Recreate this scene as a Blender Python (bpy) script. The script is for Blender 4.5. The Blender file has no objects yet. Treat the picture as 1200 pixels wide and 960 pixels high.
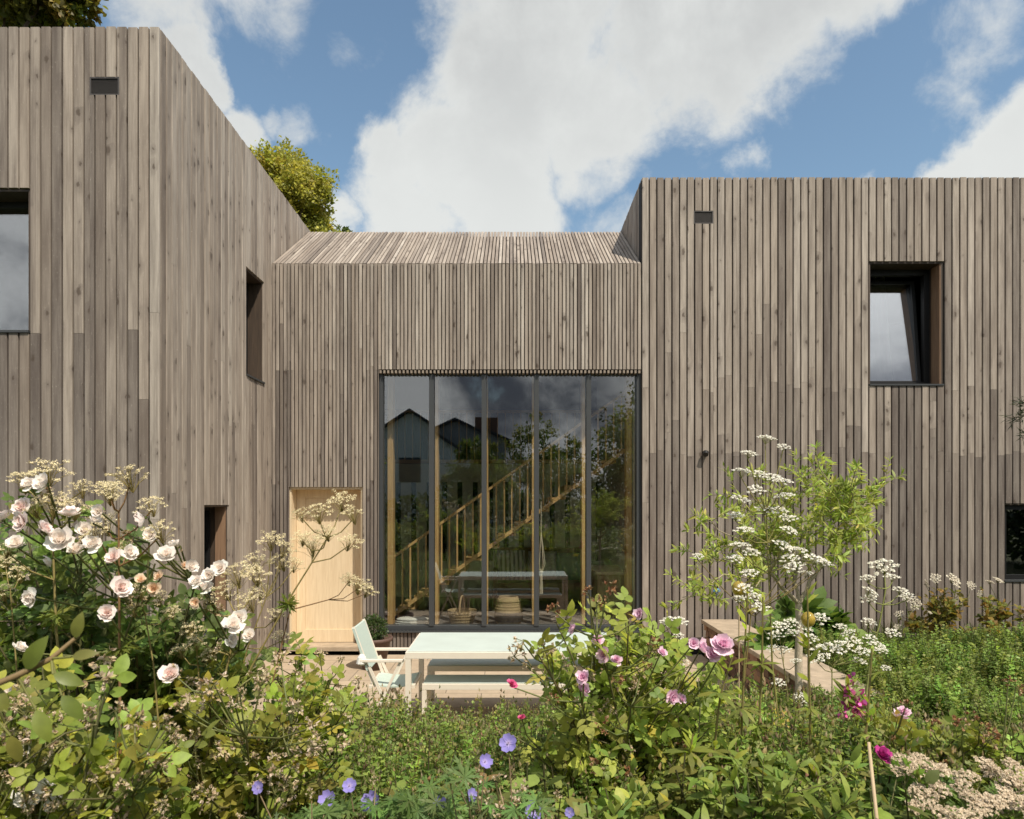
import bpy, math, random
import numpy as np
from mathutils import Vector, Matrix, Euler
random.seed(7); RNG = np.random.default_rng(7)
sc = bpy.context.scene
COL = sc.collection
PI = math.pi
EYE = 1.95
def P(px, py, Y):
    """a point of the place at depth Y seen in the direction the survey of the photograph gives"""
    return Vector(((px-600)/800*Y, Y, EYE+(592-py)/800*Y))
def W(px, py, Y): return tuple(P(px, py, Y))
def srgb(r, g, b):
    f = lambda c: (c/255/12.92) if c/255 <= .04045 else ((c/255+.055)/1.055)**2.4
    return (f(r), f(g), f(b))
# ------------------------------------------------------------------ tagging
def tag(o, label=None, cat=None, group=None, kind=None):
    if label: o['label'] = label
    if cat: o['category'] = cat
    if group: o['group'] = group
    if kind: o['kind'] = kind
    return o
def empty(name, loc, label, cat, group=None, rz=0):
    o = bpy.data.objects.new(name, None); COL.objects.link(o)
    o.location = loc; o.rotation_euler = (0, 0, rz); o.empty_display_size = .1
    return tag(o, label, cat, group)
def put(name, mesh, parent=None, loc=(0, 0, 0), rot=None, scale=None):
    o = bpy.data.objects.new(name, mesh); COL.objects.link(o)
    if parent is not None: o.parent = parent
    o.location = loc
    if rot is not None: o.rotation_euler = rot
    if scale is not None: o.scale = (scale,)*3
    return o
# ------------------------------------------------------------------ materials
def mat_new(name):
    m = bpy.data.materials.new(name); m.use_nodes = True
    nt = m.node_tree; nt.nodes.clear()
    out = nt.nodes.new('ShaderNodeOutputMaterial')
    return m, nt, out
def N(nt, typ, **kw):
    n = nt.nodes.new(typ)
    for k, v in kw.items():
        if k in n.inputs.keys() if isinstance(k, str) else False: n.inputs[k].default_value = v
        else: setattr(n, k, v)
    return n
def L(nt, a, b): nt.links.new(a, b)
def mathn(nt, op, a, b=None, c=None, clamp=False):
    n = nt.nodes.new('ShaderNodeMath'); n.operation = op; n.use_clamp = clamp
    for i, x in enumerate((a, b, c)):
        if x is None: continue
        if isinstance(x, (int, float)): n.inputs[i].default_value = x
        else: nt.links.new(x, n.inputs[i])
    return n.outputs[0]
def mixc(nt, fac, a, b, mode='MIX'):
    n = nt.nodes.new('ShaderNodeMix'); n.data_type = 'RGBA'; n.blend_type = mode
    for i, x in ((0, fac), (6, a), (7, b)):
        if isinstance(x, (int, float)): n.inputs[i].default_value = x
        elif isinstance(x, tuple): n.inputs[i].default_value = (*x, 1)
        else: nt.links.new(x, n.inputs[i])
    return n.outputs[2]
def ramp(nt, x, a, b, c=0, d=1):
    n = nt.nodes.new('ShaderNodeMapRange'); n.interpolation_type = 'SMOOTHSTEP'
    nt.links.new(x, n.inputs[0])
    for i, v in zip((1, 2, 3, 4), (a, b, c, d)): n.inputs[i].default_value = v
    return n.outputs[0]
def noise(nt, vec, scale, detail=4, rough=.55, dist=0):
    n = nt.nodes.new('ShaderNodeTexNoise')
    n.inputs['Scale'].default_value = scale; n.inputs['Detail'].default_value = detail
    n.inputs['Roughness'].default_value = rough; n.inputs['Distortion'].default_value = dist
    if vec is not None: nt.links.new(vec, n.inputs['Vector'])
    return n
def vmul(nt, v, s):
    n = nt.nodes.new('ShaderNodeVectorMath'); n.operation = 'MULTIPLY'
    nt.links.new(v, n.inputs[0]); n.inputs[1].default_value = s
    return n.outputs[0]
def simple(name, col, rough=.6, metal=0, var=.12, scale=12, spec=.4, bump=0):
    """a plain painted / woven / cast surface with slight unevenness"""
    m, nt, out = mat_new(name)
    b = N(nt, 'ShaderNodeBsdfPrincipled'); L(nt, b.outputs[0], out.inputs[0])
    tc = N(nt, 'ShaderNodeTexCoord')
    nz = noise(nt, tc.outputs['Object'], scale, 5)
    d = tuple(c*(1-var*1.6) for c in col); e = tuple(min(1, c*(1+var)) for c in col)
    L(nt, mixc(nt, nz.outputs[0], d, e), b.inputs['Base Color'])
    b.inputs['Roughness'].default_value = rough; b.inputs['Metallic'].default_value = metal
    b.inputs['Specular IOR Level'].default_value = spec
    if bump:
        bp = N(nt, 'ShaderNodeBump'); bp.inputs['Strength'].default_value = bump; bp.inputs['Distance'].default_value = .01
        L(nt, noise(nt, tc.outputs['Object'], scale*6, 4).outputs[0], bp.inputs['Height']); L(nt, bp.outputs[0], b.inputs['Normal'])
    return m
def mat_cladding(name, light, mid, dark):
    m, nt, out = mat_new(name)
    b = N(nt, 'ShaderNodeBsdfPrincipled'); L(nt, b.outputs[0], out.inputs[0])
    uv = N(nt, 'ShaderNodeUVMap'); uv.uv_map = 'UVMap'
    at = N(nt, 'ShaderNodeAttribute'); at.attribute_name = 'Tone'
    sep = N(nt, 'ShaderNodeSeparateColor'); L(nt, at.outputs['Color'], sep.inputs[0])
    tone, warm = sep.outputs[0], sep.outputs[1]
    c = mixc(nt, ramp(nt, tone, 0, .5), dark, mid)
    c = mixc(nt, ramp(nt, tone, .45, 1), c, light)
    # silvering blotches along the board
    bl = noise(nt, vmul(nt, uv.outputs[0], (11, .9, 1)), 1, 6, .66)
    c = mixc(nt, ramp(nt, bl.outputs[0], .28, .74), mixc(nt, .62, c, dark), mixc(nt, .27, c, light))
    st = noise(nt, vmul(nt, uv.outputs[0], (60, .55, 1)), 1, 4, .6, .3)
    c = mixc(nt, ramp(nt, st.outputs[0], .56, .70, 0, .55), c, mixc(nt, .7, c, (.085, .066, .056)))
    fk = noise(nt, vmul(nt, uv.outputs[0], (120, 26, 1)), 1, 3, .6)
    c = mixc(nt, ramp(nt, fk.outputs[0], .62, .74, 0, .38), c, (.66, .60, .53))
    c = mixc(nt, mathn(nt, 'MULTIPLY', warm, .4), c, (.36, .285, .22))
    # grain streaks
    g = noise(nt, vmul(nt, uv.outputs[0], (150, 2.2, 1)), 1, 4, .65, .6)
    c = mixc(nt, ramp(nt, g.outputs[0], .3, .75, 0, .42), c, mixc(nt, .6, c, (.09, .072, .06)))
    # knots
    kv = vmul(nt, uv.outputs[0], (9.5, 5.0, 1))
    wob = noise(nt, uv.outputs[0], 22, 2)
    ad = N(nt, 'ShaderNodeVectorMath'); ad.operation = 'MULTIPLY_ADD'
    L(nt, wob.outputs['Color'], ad.inputs[0]); ad.inputs[1].default_value = (.35, .3, 0); L(nt, kv, ad.inputs[2])
    vo = N(nt, 'ShaderNodeTexVoronoi'); vo.voronoi_dimensions = '2D'; vo.inputs['Scale'].default_value = 1
    L(nt, ad.outputs[0], vo.inputs['Vector'])
    sc_ = N(nt, 'ShaderNodeSeparateColor'); L(nt, vo.outputs['Color'], sc_.inputs[0])
    has = mathn(nt, 'GREATER_THAN', sc_.outputs[0], .78)
    size = mathn(nt, 'MULTIPLY_ADD', mathn(nt, 'POWER', sc_.outputs[1], 2.2), .20, .045)
    rel = mathn(nt, 'DIVIDE', vo.outputs['Distance'], size)
    k = mathn(nt, 'MULTIPLY', ramp(nt, rel, .45, 1.1, 1, 0), has)
    halo = mathn(nt, 'MULTIPLY', ramp(nt, rel, .8, 4.5, .5, 0), has)
    c = mixc(nt, halo, c, mixc(nt, .7, c, dark))
    c = mixc(nt, mathn(nt, 'MULTIPLY', k, .72), c, (.075, .055, .042))
    L(nt, c, b.inputs['Base Color'])
    b.inputs['Roughness'].default_value = .78; b.inputs['Specular IOR Level'].default_value = .25
    bp = N(nt, 'ShaderNodeBump'); bp.inputs['Strength'].default_value = .35; bp.inputs['Distance'].default_value = .004
    L(nt, g.outputs[0], bp.inputs['Height']); L(nt, bp.outputs[0], b.inputs['Normal'])
    return m
def mat_wood(name, a, bcol, axis='z', rough=.55, scale=1.0):
    m, nt, out = mat_new(name)
    b = N(nt, 'ShaderNodeBsdfPrincipled'); L(nt, b.outputs[0], out.inputs[0])
    tc = N(nt, 'ShaderNodeTexCoord')
    s = {'z': (40, 40, 2.5), 'x': (2.5, 40, 40), 'y': (40, 2.5, 40)}[axis]
    g = noise(nt, vmul(nt, tc.outputs['Object'], tuple(x*scale for x in s)), 1, 5, .6, .8)
    L(nt, mixc(nt, ramp(nt, g.outputs[0], .3, .7), a, bcol), b.inputs['Base Color'])
    b.inputs['Roughness'].default_value = rough
    return m
def mat_leaf(name, rough=.5, trans=.32, spec=.35, glow=(1.7, 1.65, .7)):
    m, nt, out = mat_new(name)
    at = N(nt, 'ShaderNodeAttribute'); at.attribute_name = 'Col'
    tc = N(nt, 'ShaderNodeTexCoord')
    nz = noise(nt, tc.outputs['Object'], 60, 3)
    c = mixc(nt, ramp(nt, nz.outputs[0], .3, .7, 0, .35 if glow[2] < 1 else .0), at.outputs['Color'], mixc(nt, .55, at.outputs['Color'], (.02, .025, .01)))
    b = N(nt, 'ShaderNodeBsdfPrincipled'); L(nt, c, b.inputs['Base Color'])
    b.inputs['Roughness'].default_value = rough; b.inputs['Specular IOR Level'].default_value = spec
    t = N(nt, 'ShaderNodeBsdfTranslucent')
    L(nt, mixc(nt, .5, c, mixc(nt, 1, c, glow, 'MULTIPLY')), t.inputs['Color'])
    mx = N(nt, 'ShaderNodeMixShader'); mx.inputs[0].default_value = trans
    L(nt, b.outputs[0], mx.inputs[1]); L(nt, t.outputs[0], mx.inputs[2]); L(nt, mx.outputs[0], out.inputs[0])
    return m
def mat_glass(name, f0=.10, tint=(.93, .945, .93)):
    m, nt, out = mat_new(name)
    ge = N(nt, 'ShaderNodeNewGeometry'); dt = N(nt, 'ShaderNodeVectorMath'); dt.operation = 'DOT_PRODUCT'
    L(nt, ge.outputs['Incoming'], dt.inputs[0]); L(nt, ge.outputs['Normal'], dt.inputs[1])
    cs = mathn(nt, 'ABSOLUTE', dt.outputs['Value'])
    fr = mathn(nt, 'MULTIPLY_ADD', mathn(nt, 'POWER', mathn(nt, 'SUBTRACT', 1, cs, clamp=True), 5), 1-f0, f0)
    t = N(nt, 'ShaderNodeBsdfTransparent'); t.inputs['Color'].default_value = (*tint, 1)
    g = N(nt, 'ShaderNodeBsdfGlossy'); g.inputs['Roughness'].default_value = 0; g.inputs['Color'].default_value = (.95, .97, 1, 1)
    tc = N(nt, 'ShaderNodeTexCoord')
    bp = N(nt, 'ShaderNodeBump'); bp.inputs['Strength'].default_value = .02; bp.inputs['Distance'].default_value = .02
    L(nt, noise(nt, tc.outputs['Object'], .9, 1).outputs[0], bp.inputs['Height']); L(nt, bp.outputs[0], g.inputs['Normal'])
    mx = N(nt, 'ShaderNodeMixShader')
    L(nt, fr, mx.inputs[0]); L(nt, t.outputs[0], mx.inputs[1]); L(nt, g.outputs[0], mx.inputs[2]); L(nt, mx.outputs[0], out.inputs[0])
    return m
M = {}
M['clad'] = mat_cladding('weathered_larch', (.60, .54, .475), (.405, .345, .293), (.110, .090, .081))
M['membrane'] = simple('black_membrane', (.018, .016, .015), .8)
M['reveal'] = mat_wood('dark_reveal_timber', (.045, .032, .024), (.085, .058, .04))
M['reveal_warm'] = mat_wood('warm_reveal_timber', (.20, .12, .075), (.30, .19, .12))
M['frame'] = simple('grey_aluminium', (.052, .056, .060), .42, .0, .06)
M['vent_grey'] = simple('vent_grey', (.07, .064, .064), .6)
M['black'] = simple('black_metal', (.012, .012, .013), .45)
M['oak'] = mat_wood('oak', (.50, .30, .12), (.66, .43, .20))
M['oak_x'] = mat_wood('oak_along', (.50, .30, .12), (.66, .43, .20), 'x')
M['door'] = mat_wood('pale_door_timber', (.68, .54, .36), (.78, .645, .455), 'z', .5)
M['glass'] = mat_glass('window_glass', .125)
M['glass_sky'] = mat_glass('sky_coated_glass', .5, (.82, .84, .83))
M['glass_dark'] = mat_glass('coated_glass', .24, (.80, .82, .81))
M['plaster'] = simple('plaster', (.62, .59, .52), .9)
M['plaster_dark'] = simple('olive_panel', (.60, .57, .42), .85)
M['floor'] = simple('grey_floor', (.17, .15, .14), .6)
M['white'] = simple('white_cloth', (.75, .74, .70), .9, bump=.2)
M['curtain'] = simple('sheer_curtain', (.72, .72, .70), .95)
M['frame_cream'] = simple('cream_powder_coat', (.78, .70, .60), .45, var=.05)
M['aqua'] = simple('aqua_panel', (.56, .635, .595), .4, var=.09, scale=5)
M['canvas'] = simple('aqua_canvas', (.50, .585, .53), .85, var=.08, scale=60)
M['pot'] = simple('brown_planter', (.115, .07, .055), .65)
M['soil'] = simple('soil', (.07, .05, .035), .95, bump=.8, scale=20)
M['wicker'] = simple('wicker', (.52, .38, .22), .8, var=.35, scale=70, bump=.8)
M['wicker_dark'] = simple('dark_wicker', (.07, .055, .05), .8, var=.3, scale=70, bump=.8)
M['redwood'] = mat_wood('red_brown_wood', (.10, .038, .02), (.17, .07, .035), 'x')
M['cord'] = simple('cotton_cord', (.62, .56, .45), .9)
M['amber'] = None
M['blue'] = simple('blue_plastic', (.12, .32, .55), .4)
M['cap_stone'] = simple('sandstone_cap', (.45, .36, .265), .85, var=.34, scale=7, bump=.3)
M['leaf'] = mat_leaf('leaf', .5, .44)
M['leaf_gloss'] = mat_leaf('glossy_leaf', .38, .32, .45)
M['petal'] = mat_leaf('petal', .6, .22, .2, (1, 1, 1))
M['stem'] = mat_leaf('stem', .6, .0, .3)
M['bark'] = simple('bark', (.13, .10, .075), .9, var=.3, scale=30, bump=.8)
M['pale_bark'] = simple('pale_bark', (.58, .49, .38), .9, var=.25, scale=40, bump=.6)
M['bamboo'] = simple('bamboo', (.50, .38, .24), .6)
def mat_amber():
    m, nt, out = mat_new('amber_glass')
    b = N(nt, 'ShaderNodeBsdfPrincipled'); L(nt, b.outputs[0], out.inputs[0])
    tc = N(nt, 'ShaderNodeTexCoord')
    L(nt, mixc(nt, noise(nt, tc.outputs['Object'], 30).outputs[0], (.62, .42, .05), (.80, .60, .14)), b.inputs['Base Color'])
    b.inputs['Roughness'].default_value = .08; b.inputs['Transmission Weight'].default_value = .55
    return m
M['amber'] = mat_amber()
def mat_stones(name, a, b_, scale):
    m, nt, out = mat_new(name)
    b = N(nt, 'ShaderNodeBsdfPrincipled'); L(nt, b.outputs[0], out.inputs[0])
    at = N(nt, 'ShaderNodeAttribute'); at.attribute_name = 'Col'
    tc = N(nt, 'ShaderNodeTexCoord')
    nz = noise(nt, tc.outputs['Object'], scale, 6, .65)
    c = mixc(nt, nz.outputs[0], a, b_)
    L(nt, mixc(nt, .65, c, at.outputs['Color'], 'MULTIPLY'), b.inputs['Base Color'])
    b.inputs['Roughness'].default_value = .9
    bp = N(nt, 'ShaderNodeBump'); bp.inputs['Strength'].default_value = .6; bp.inputs['Distance'].default_value = .01
    L(nt, nz.outputs[0], bp.inputs['Height']); L(nt, bp.outputs[0], b.inputs['Normal'])
    return m
M['stones'] = mat_stones('stones', (.16, .10, .07), (.36, .24, .16), 22)
def mat_paving():
    m, nt, out = mat_new('paving')
    b = N(nt, 'ShaderNodeBsdfPrincipled'); L(nt, b.outputs[0], out.inputs[0])
    tc = N(nt, 'ShaderNodeTexCoord')
    br = N(nt, 'ShaderNodeTexBrick'); L(nt, tc.outputs['Object'], br.inputs['Vector'])
    br.inputs['Scale'].default_value = 1.0; br.inputs['Brick Width'].default_value = .75; br.inputs['Row Height'].default_value = .5
    br.inputs['Mortar Size'].default_value = .006
    br.inputs['Color1'].default_value = (.50, .40, .29, 1); br.inputs['Color2'].default_value = (.42, .33, .24, 1); br.inputs['Mortar'].default_value = (.2, .16, .12, 1)
    nz = noise(nt, tc.outputs['Object'], 9, 6, .65)
    L(nt, mixc(nt, ramp(nt, nz.outputs[0], .3, .75, 0, .5), br.outputs['Color'], (.30, .235, .17)), b.inputs['Base Color'])
    b.inputs['Roughness'].default_value = .85
    return m
M['paving'] = mat_paving()
def mat_ground():
    m, nt, out = mat_new('earth')
    b = N(nt, 'ShaderNodeBsdfPrincipled'); L(nt, b.outputs[0], out.inputs[0])
    tc = N(nt, 'ShaderNodeTexCoord')
    n1 = noise(nt, tc.outputs['Object'], .35, 4); n2 = noise(nt, tc.outputs['Object'], 14, 6, .65)
    c = mixc(nt, ramp(nt, n1.outputs[0], .4, .6), (.055, .075, .025), (.075, .085, .03))
    L(nt, mixc(nt, ramp(nt, n2.outputs[0], .35, .7, 0, .7), c, (.05, .038, .025)), b.inputs['Base Color'])
    b.inputs['Roughness'].default_value = .95
    bp = N(nt, 'ShaderNodeBump'); bp.inputs['Strength'].default_value = .8; bp.inputs['Distance'].default_value = .03
    L(nt, n2.outputs[0], bp.inputs['Height']); L(nt, bp.outputs[0], b.inputs['Normal'])
    return m
M['ground'] = mat_ground()
# ------------------------------------------------------------------ hard-surface mesh builder
class MB:
    def __init__(s): s.v = []; s.f = []; s.c = []
    def quadbox(s, c8, col=(1, 1, 1)):
        n = len(s.v); s.v += [tuple(p) for p in c8]; s.c += [col]*8
        s.f += [(n, n+3, n+2, n+1), (n+4, n+5, n+6, n+7), (n, n+1, n+5, n+4), (n+1, n+2, n+6, n+5), (n+2, n+3, n+7, n+6), (n+3, n, n+4, n+7)]
        return s
    def box(s, x0, x1, y0, y1, z0, z1, col=(1, 1, 1)):
        return s.quadbox([(x0, y0, z0), (x1, y0, z0), (x1, y1, z0), (x0, y1, z0), (x0, y0, z1), (x1, y0, z1), (x1, y1, z1), (x0, y1, z1)], col)
    def bar(s, a, b, w, d, up=(0, 0, 1)):
        """a bar of section w x d from a to b"""
        a = Vector(a); b = Vector(b); t = (b-a).normalized(); u = Vector(up)
        x = t.cross(u); x = x.normalized() if x.length > 1e-4 else Vector((1, 0, 0)); y = x.cross(t).normalized()
        x *= w/2; y *= d/2
        return s.quadbox([a-x-y, a+x-y, a+x+y, a-x+y, b-x-y, b+x-y, b+x+y, b-x+y])
    def ring(s, pts): n = len(s.v); s.v += [tuple(p) for p in pts]; s.c += [(1, 1, 1)]*len(pts); return list(range(n, n+len(pts)))
    def tube(s, pts, radii, n=8, cap=True):
        pts = [Vector(p) for p in pts]; prev = None; rings = []
        for i, p in enumerate(pts):
            t = (pts[min(i+1, len(pts)-1)]-pts[max(i-1, 0)]).normalized()
            ref = Vector((0, 0, 1)) if abs(t.z) < .9 else Vector((1, 0, 0))
            if prev is not None: ref = prev
            x = (ref-t*ref.dot(t)).normalized(); y = t.cross(x); prev = x
            r = radii[i] if isinstance(radii, (list, tuple)) else radii
            rings.append(s.ring([p+x*math.cos(2*PI*k/n)*r+y*math.sin(2*PI*k/n)*r for k in range(n)]))
        for a, b in zip(rings, rings[1:]):
            for k in range(n): s.f.append((a[k], a[(k+1) % n], b[(k+1) % n], b[k]))
        if cap: s.f.append(tuple(reversed(rings[0]))); s.f.append(tuple(rings[-1]))
        return s
    def lathe(s, prof, c=(0, 0, 0), n=28, cap=True, sx=1, sy=1):
        rings = [s.ring([(c[0]+r*sx*math.cos(2*PI*k/n), c[1]+r*sy*math.sin(2*PI*k/n), c[2]+z) for k in range(n)]) for r, z in prof]
        for a, b in zip(rings, rings[1:]):
            for k in range(n): s.f.append((a[k], a[(k+1) % n], b[(k+1) % n], b[k]))
        if cap: s.f.append(tuple(reversed(rings[0]))); s.f.append(tuple(rings[-1]))
        return s
    def poly(s, pts): s.f.append(tuple(s.ring(pts))); return s
    def prism(s, pts, ext):
        e = Vector(ext); a = s.ring(pts); b = s.ring([Vector(p)+e for p in pts]); n = len(pts)
        s.f.append(tuple(reversed(a))); s.f.append(tuple(b))
        for k in range(n): s.f.append((a[k], a[(k+1) % n], b[(k+1) % n], b[k]))
        return s
    def mesh(s, name, mat, org=(0, 0, 0), smooth=False, bevel=0):
        me = bpy.data.meshes.new(name); o = Vector(org)
        me.from_pydata([tuple(Vector(p)-o) for p in s.v], [], s.f)
        a = me.color_attributes.new('Col', 'FLOAT_COLOR', 'POINT')
        a.data.foreach_set('color', np.c_[np.array(s.c, dtype=np.float32), np.ones(len(s.c), np.float32)].ravel())
        if smooth: me.polygons.foreach_set('use_smooth', [True]*len(me.polygons))
        me.materials.append(mat); me.update(); return me
    def build(s, name, mat, parent=None, smooth=False, bevel=0, org=None):
        """org None: a child is written in world coordinates of its thing's root, a top-level thing about its own base"""
        if parent is not None:
            o_ = world_loc(parent)
            ob = put(name, s.mesh(name, mat, o_, smooth), parent)
        else:
            if org is None:
                xs = np.array(s.v); org = ((xs[:, 0].min()+xs[:, 0].max())/2, (xs[:, 1].min()+xs[:, 1].max())/2, xs[:, 2].min())
            ob = put(name, s.mesh(name, mat, org, smooth), None, org)
        if bevel:
            b = ob.modifiers.new('bevel', 'BEVEL'); b.width = bevel; b.segments = 2; b.limit_method = 'ANGLE'
        return ob
def world_loc(o):
    v = Vector((0, 0, 0))
    while o is not None: v += o.location; o = o.parent
    return v
# ------------------------------------------------------------------ world, sun, camera
SUN_EL, SUN_AZ = math.radians(55), math.radians(36)     # azimuth: to the right of straight behind the camera
sun_dir = Vector((math.sin(SUN_AZ)*math.cos(SUN_EL), -math.cos(SUN_AZ)*math.cos(SUN_EL), math.sin(SUN_EL)))
def make_world():
    w = bpy.data.worlds.new('World'); sc.world = w; w.use_nodes = True
    nt = w.node_tree; nt.nodes.clear()
    out = N(nt, 'ShaderNodeOutputWorld'); bg = N(nt, 'ShaderNodeBackground'); L(nt, bg.outputs[0], out.inputs[0])
    bg.inputs['Strength'].default_value = .1
    sky = N(nt, 'ShaderNodeTexSky'); sky.sky_type = 'NISHITA'; sky.sun_disc = False
    sky.sun_elevation = SUN_EL; sky.sun_rotation = math.atan2(sun_dir.x, sun_dir.y)
    sky.air_density = 1.15; sky.dust_density = 1.2; sky.ozone_density = 1.4
    tc = N(nt, 'ShaderNodeTexCoord'); d = tc.outputs['Generated']
    wn = noise(nt, d, 3.2, 9, .6)
    sub = N(nt, 'ShaderNodeVectorMath'); sub.operation = 'SUBTRACT'; L(nt, wn.outputs['Color'], sub.inputs[0]); sub.inputs[1].default_value = (.5, .5, .5)
    ma = N(nt, 'ShaderNodeVectorMath'); ma.operation = 'MULTIPLY_ADD'; L(nt, sub.outputs[0], ma.inputs[0]); ma.inputs[1].default_value = (.22, .22, .22); L(nt, d, ma.inputs[2])
    dw = ma.outputs[0]
    # cumulus banks standing in fixed directions of the sky: (direction, angular radius, weight)
    dirs = []
    def bank(px, py, r, wgt=1.0):
        a = Vector((px-600, 800, 592-py)).normalized(); b = Vector((px-600+r, 800, 592-py)).normalized()
        dirs.append((a, (a-b).length, wgt))
    for q in [(640, -40, 190), (640, 60, 150), (590, 130, 110), (540, 200, 100), (600, 235, 110), (470, 205, 62), (480, 270, 90), (700, 110, 110), (800, 20, 150),
              (900, -20, 150), (990, -30, 95), (710, 190, 70, .8), (1170, 170, 80), (1210, 130, 70), (1110, 205, 60), (1240, 180, 120),
              (200, 50, 55, .75), (225, 85, 34, .85), (275, 140, 44, .72), (255, 130, 34, .8), (300, -20, 110, .52), (180, 0, 90, .55), (425, 40, 60, .42), (862, 188, 46, .62), (1005, 192, 34, .60),
              (350, 148, 44, .45), (318, 132, 30, .5), (395, 262, 40, .85), (1120, 30, 120, .33), (740, 270, 80, .55)]:
        bank(*q)
    cur = None
    for a, r, wgt in dirs:
        ds = N(nt, 'ShaderNodeVectorMath'); ds.operation = 'DISTANCE'; L(nt, dw, ds.inputs[0]); ds.inputs[1].default_value = a
        v = mathn(nt, 'MULTIPLY', ramp(nt, ds.outputs['Value'], r*.2, r*1.3, 1.05, 0), wgt)
        cur = v if cur is None else mathn(nt, 'MAXIMUM', cur, v)
    # elsewhere in the sky: broken cloud
    big = noise(nt, d, 2.1, 8, .58)
    sp = N(nt, 'ShaderNodeSeparateXYZ'); L(nt, d, sp.inputs[0])
    behind = ramp(nt, sp.outputs[1], .35, -.1, 0, 1)
    other = mathn(nt, 'MULTIPLY', ramp(nt, big.outputs[0], .30, .56), behind)
    cur = mathn(nt, 'MAXIMUM', cur, other)
    fine = noise(nt, d, 7, 12, .63, .25)
    dens = mathn(nt, 'ADD', cur, mathn(nt, 'MULTIPLY', mathn(nt, 'SUBTRACT', fine.outputs[0], .5), 1.7))
    alpha = ramp(nt, dens, .24, .80)
    soft = noise(nt, d, 4.5, 6, .6)
    core = ramp(nt, mathn(nt, 'ADD', mathn(nt, 'MULTIPLY', dens, .45), soft.outputs[0]), .55, 1.15)
    # grey bases overhead, white sunlit flanks lower down
    under = ramp(nt, sp.outputs[2], .34, .64)
    shade = mathn(nt, 'MULTIPLY', core, mathn(nt, 'MULTIPLY_ADD', under, .50, .06), clamp=True)
    shade = mathn(nt, 'MAXIMUM', shade, mathn(nt, 'MULTIPLY', mathn(nt, 'MULTIPLY', mathn(nt, 'MULTIPLY', behind, ramp(nt, sp.outputs[2], .40, .24)), core), .95))
    ccol = mixc(nt, shade, (7.4, 7.55, 7.35), (3.3, 3.35, 3.45))
    pat = noise(nt, d, 4.2, 9, .58, .3)
    dark_low = mathn(nt, 'MULTIPLY', ramp(nt, pat.outputs[0], .60, .42), ramp(nt, sp.outputs[2], .46, .30))
    ccol = mixc(nt, behind, ccol, mixc(nt, dark_low, (9.2, 9.2, 9.1), (1.5, 1.6, 1.95)))
    skyc = mixc(nt, 1, sky.outputs[0], (1.38, 1.46, 1.36), 'MULTIPLY')
    L(nt, mixc(nt, mathn(nt, 'MULTIPLY', alpha, .97), skyc, ccol), bg.inputs['Color'])
make_world()
sl = bpy.data.lights.new('sun', 'SUN'); sl.energy = 4.5; sl.angle = math.radians(.5); sl.color = (1, .91, .765)
so = bpy.data.objects.new('sun', sl); COL.objects.link(so); so.rotation_euler = sun_dir.to_track_quat('Z', 'Y').to_euler(); so.location = sun_dir*60
cd = bpy.data.cameras.new('camera'); cam = bpy.data.objects.new('camera', cd); COL.objects.link(cam); sc.camera = cam
cd.sensor_width = 36; cd.lens = 24; cd.shift_y = 112/1200; cd.clip_end = 2000; cd.clip_start = .05
cam.location = (0, 0, EYE); cam.rotation_euler = (PI/2, 0, 0)
cd.dof.use_dof = True; cd.dof.focus_distance = 6.5; cd.dof.aperture_fstop = 9
sc.view_settings.view_transform = 'Standard'; sc.view_settings.look = 'None'; sc.view_settings.gamma = 1; sc.view_settings.exposure = .12
sc.cycles.max_bounces = 8; sc.cycles.transparent_max_bounces = 12; sc.cycles.diffuse_bounces = 5
sc.cycles.use_denoising = True
sc.cycles.caustics_reflective = False; sc.cycles.caustics_refractive = False
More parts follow.
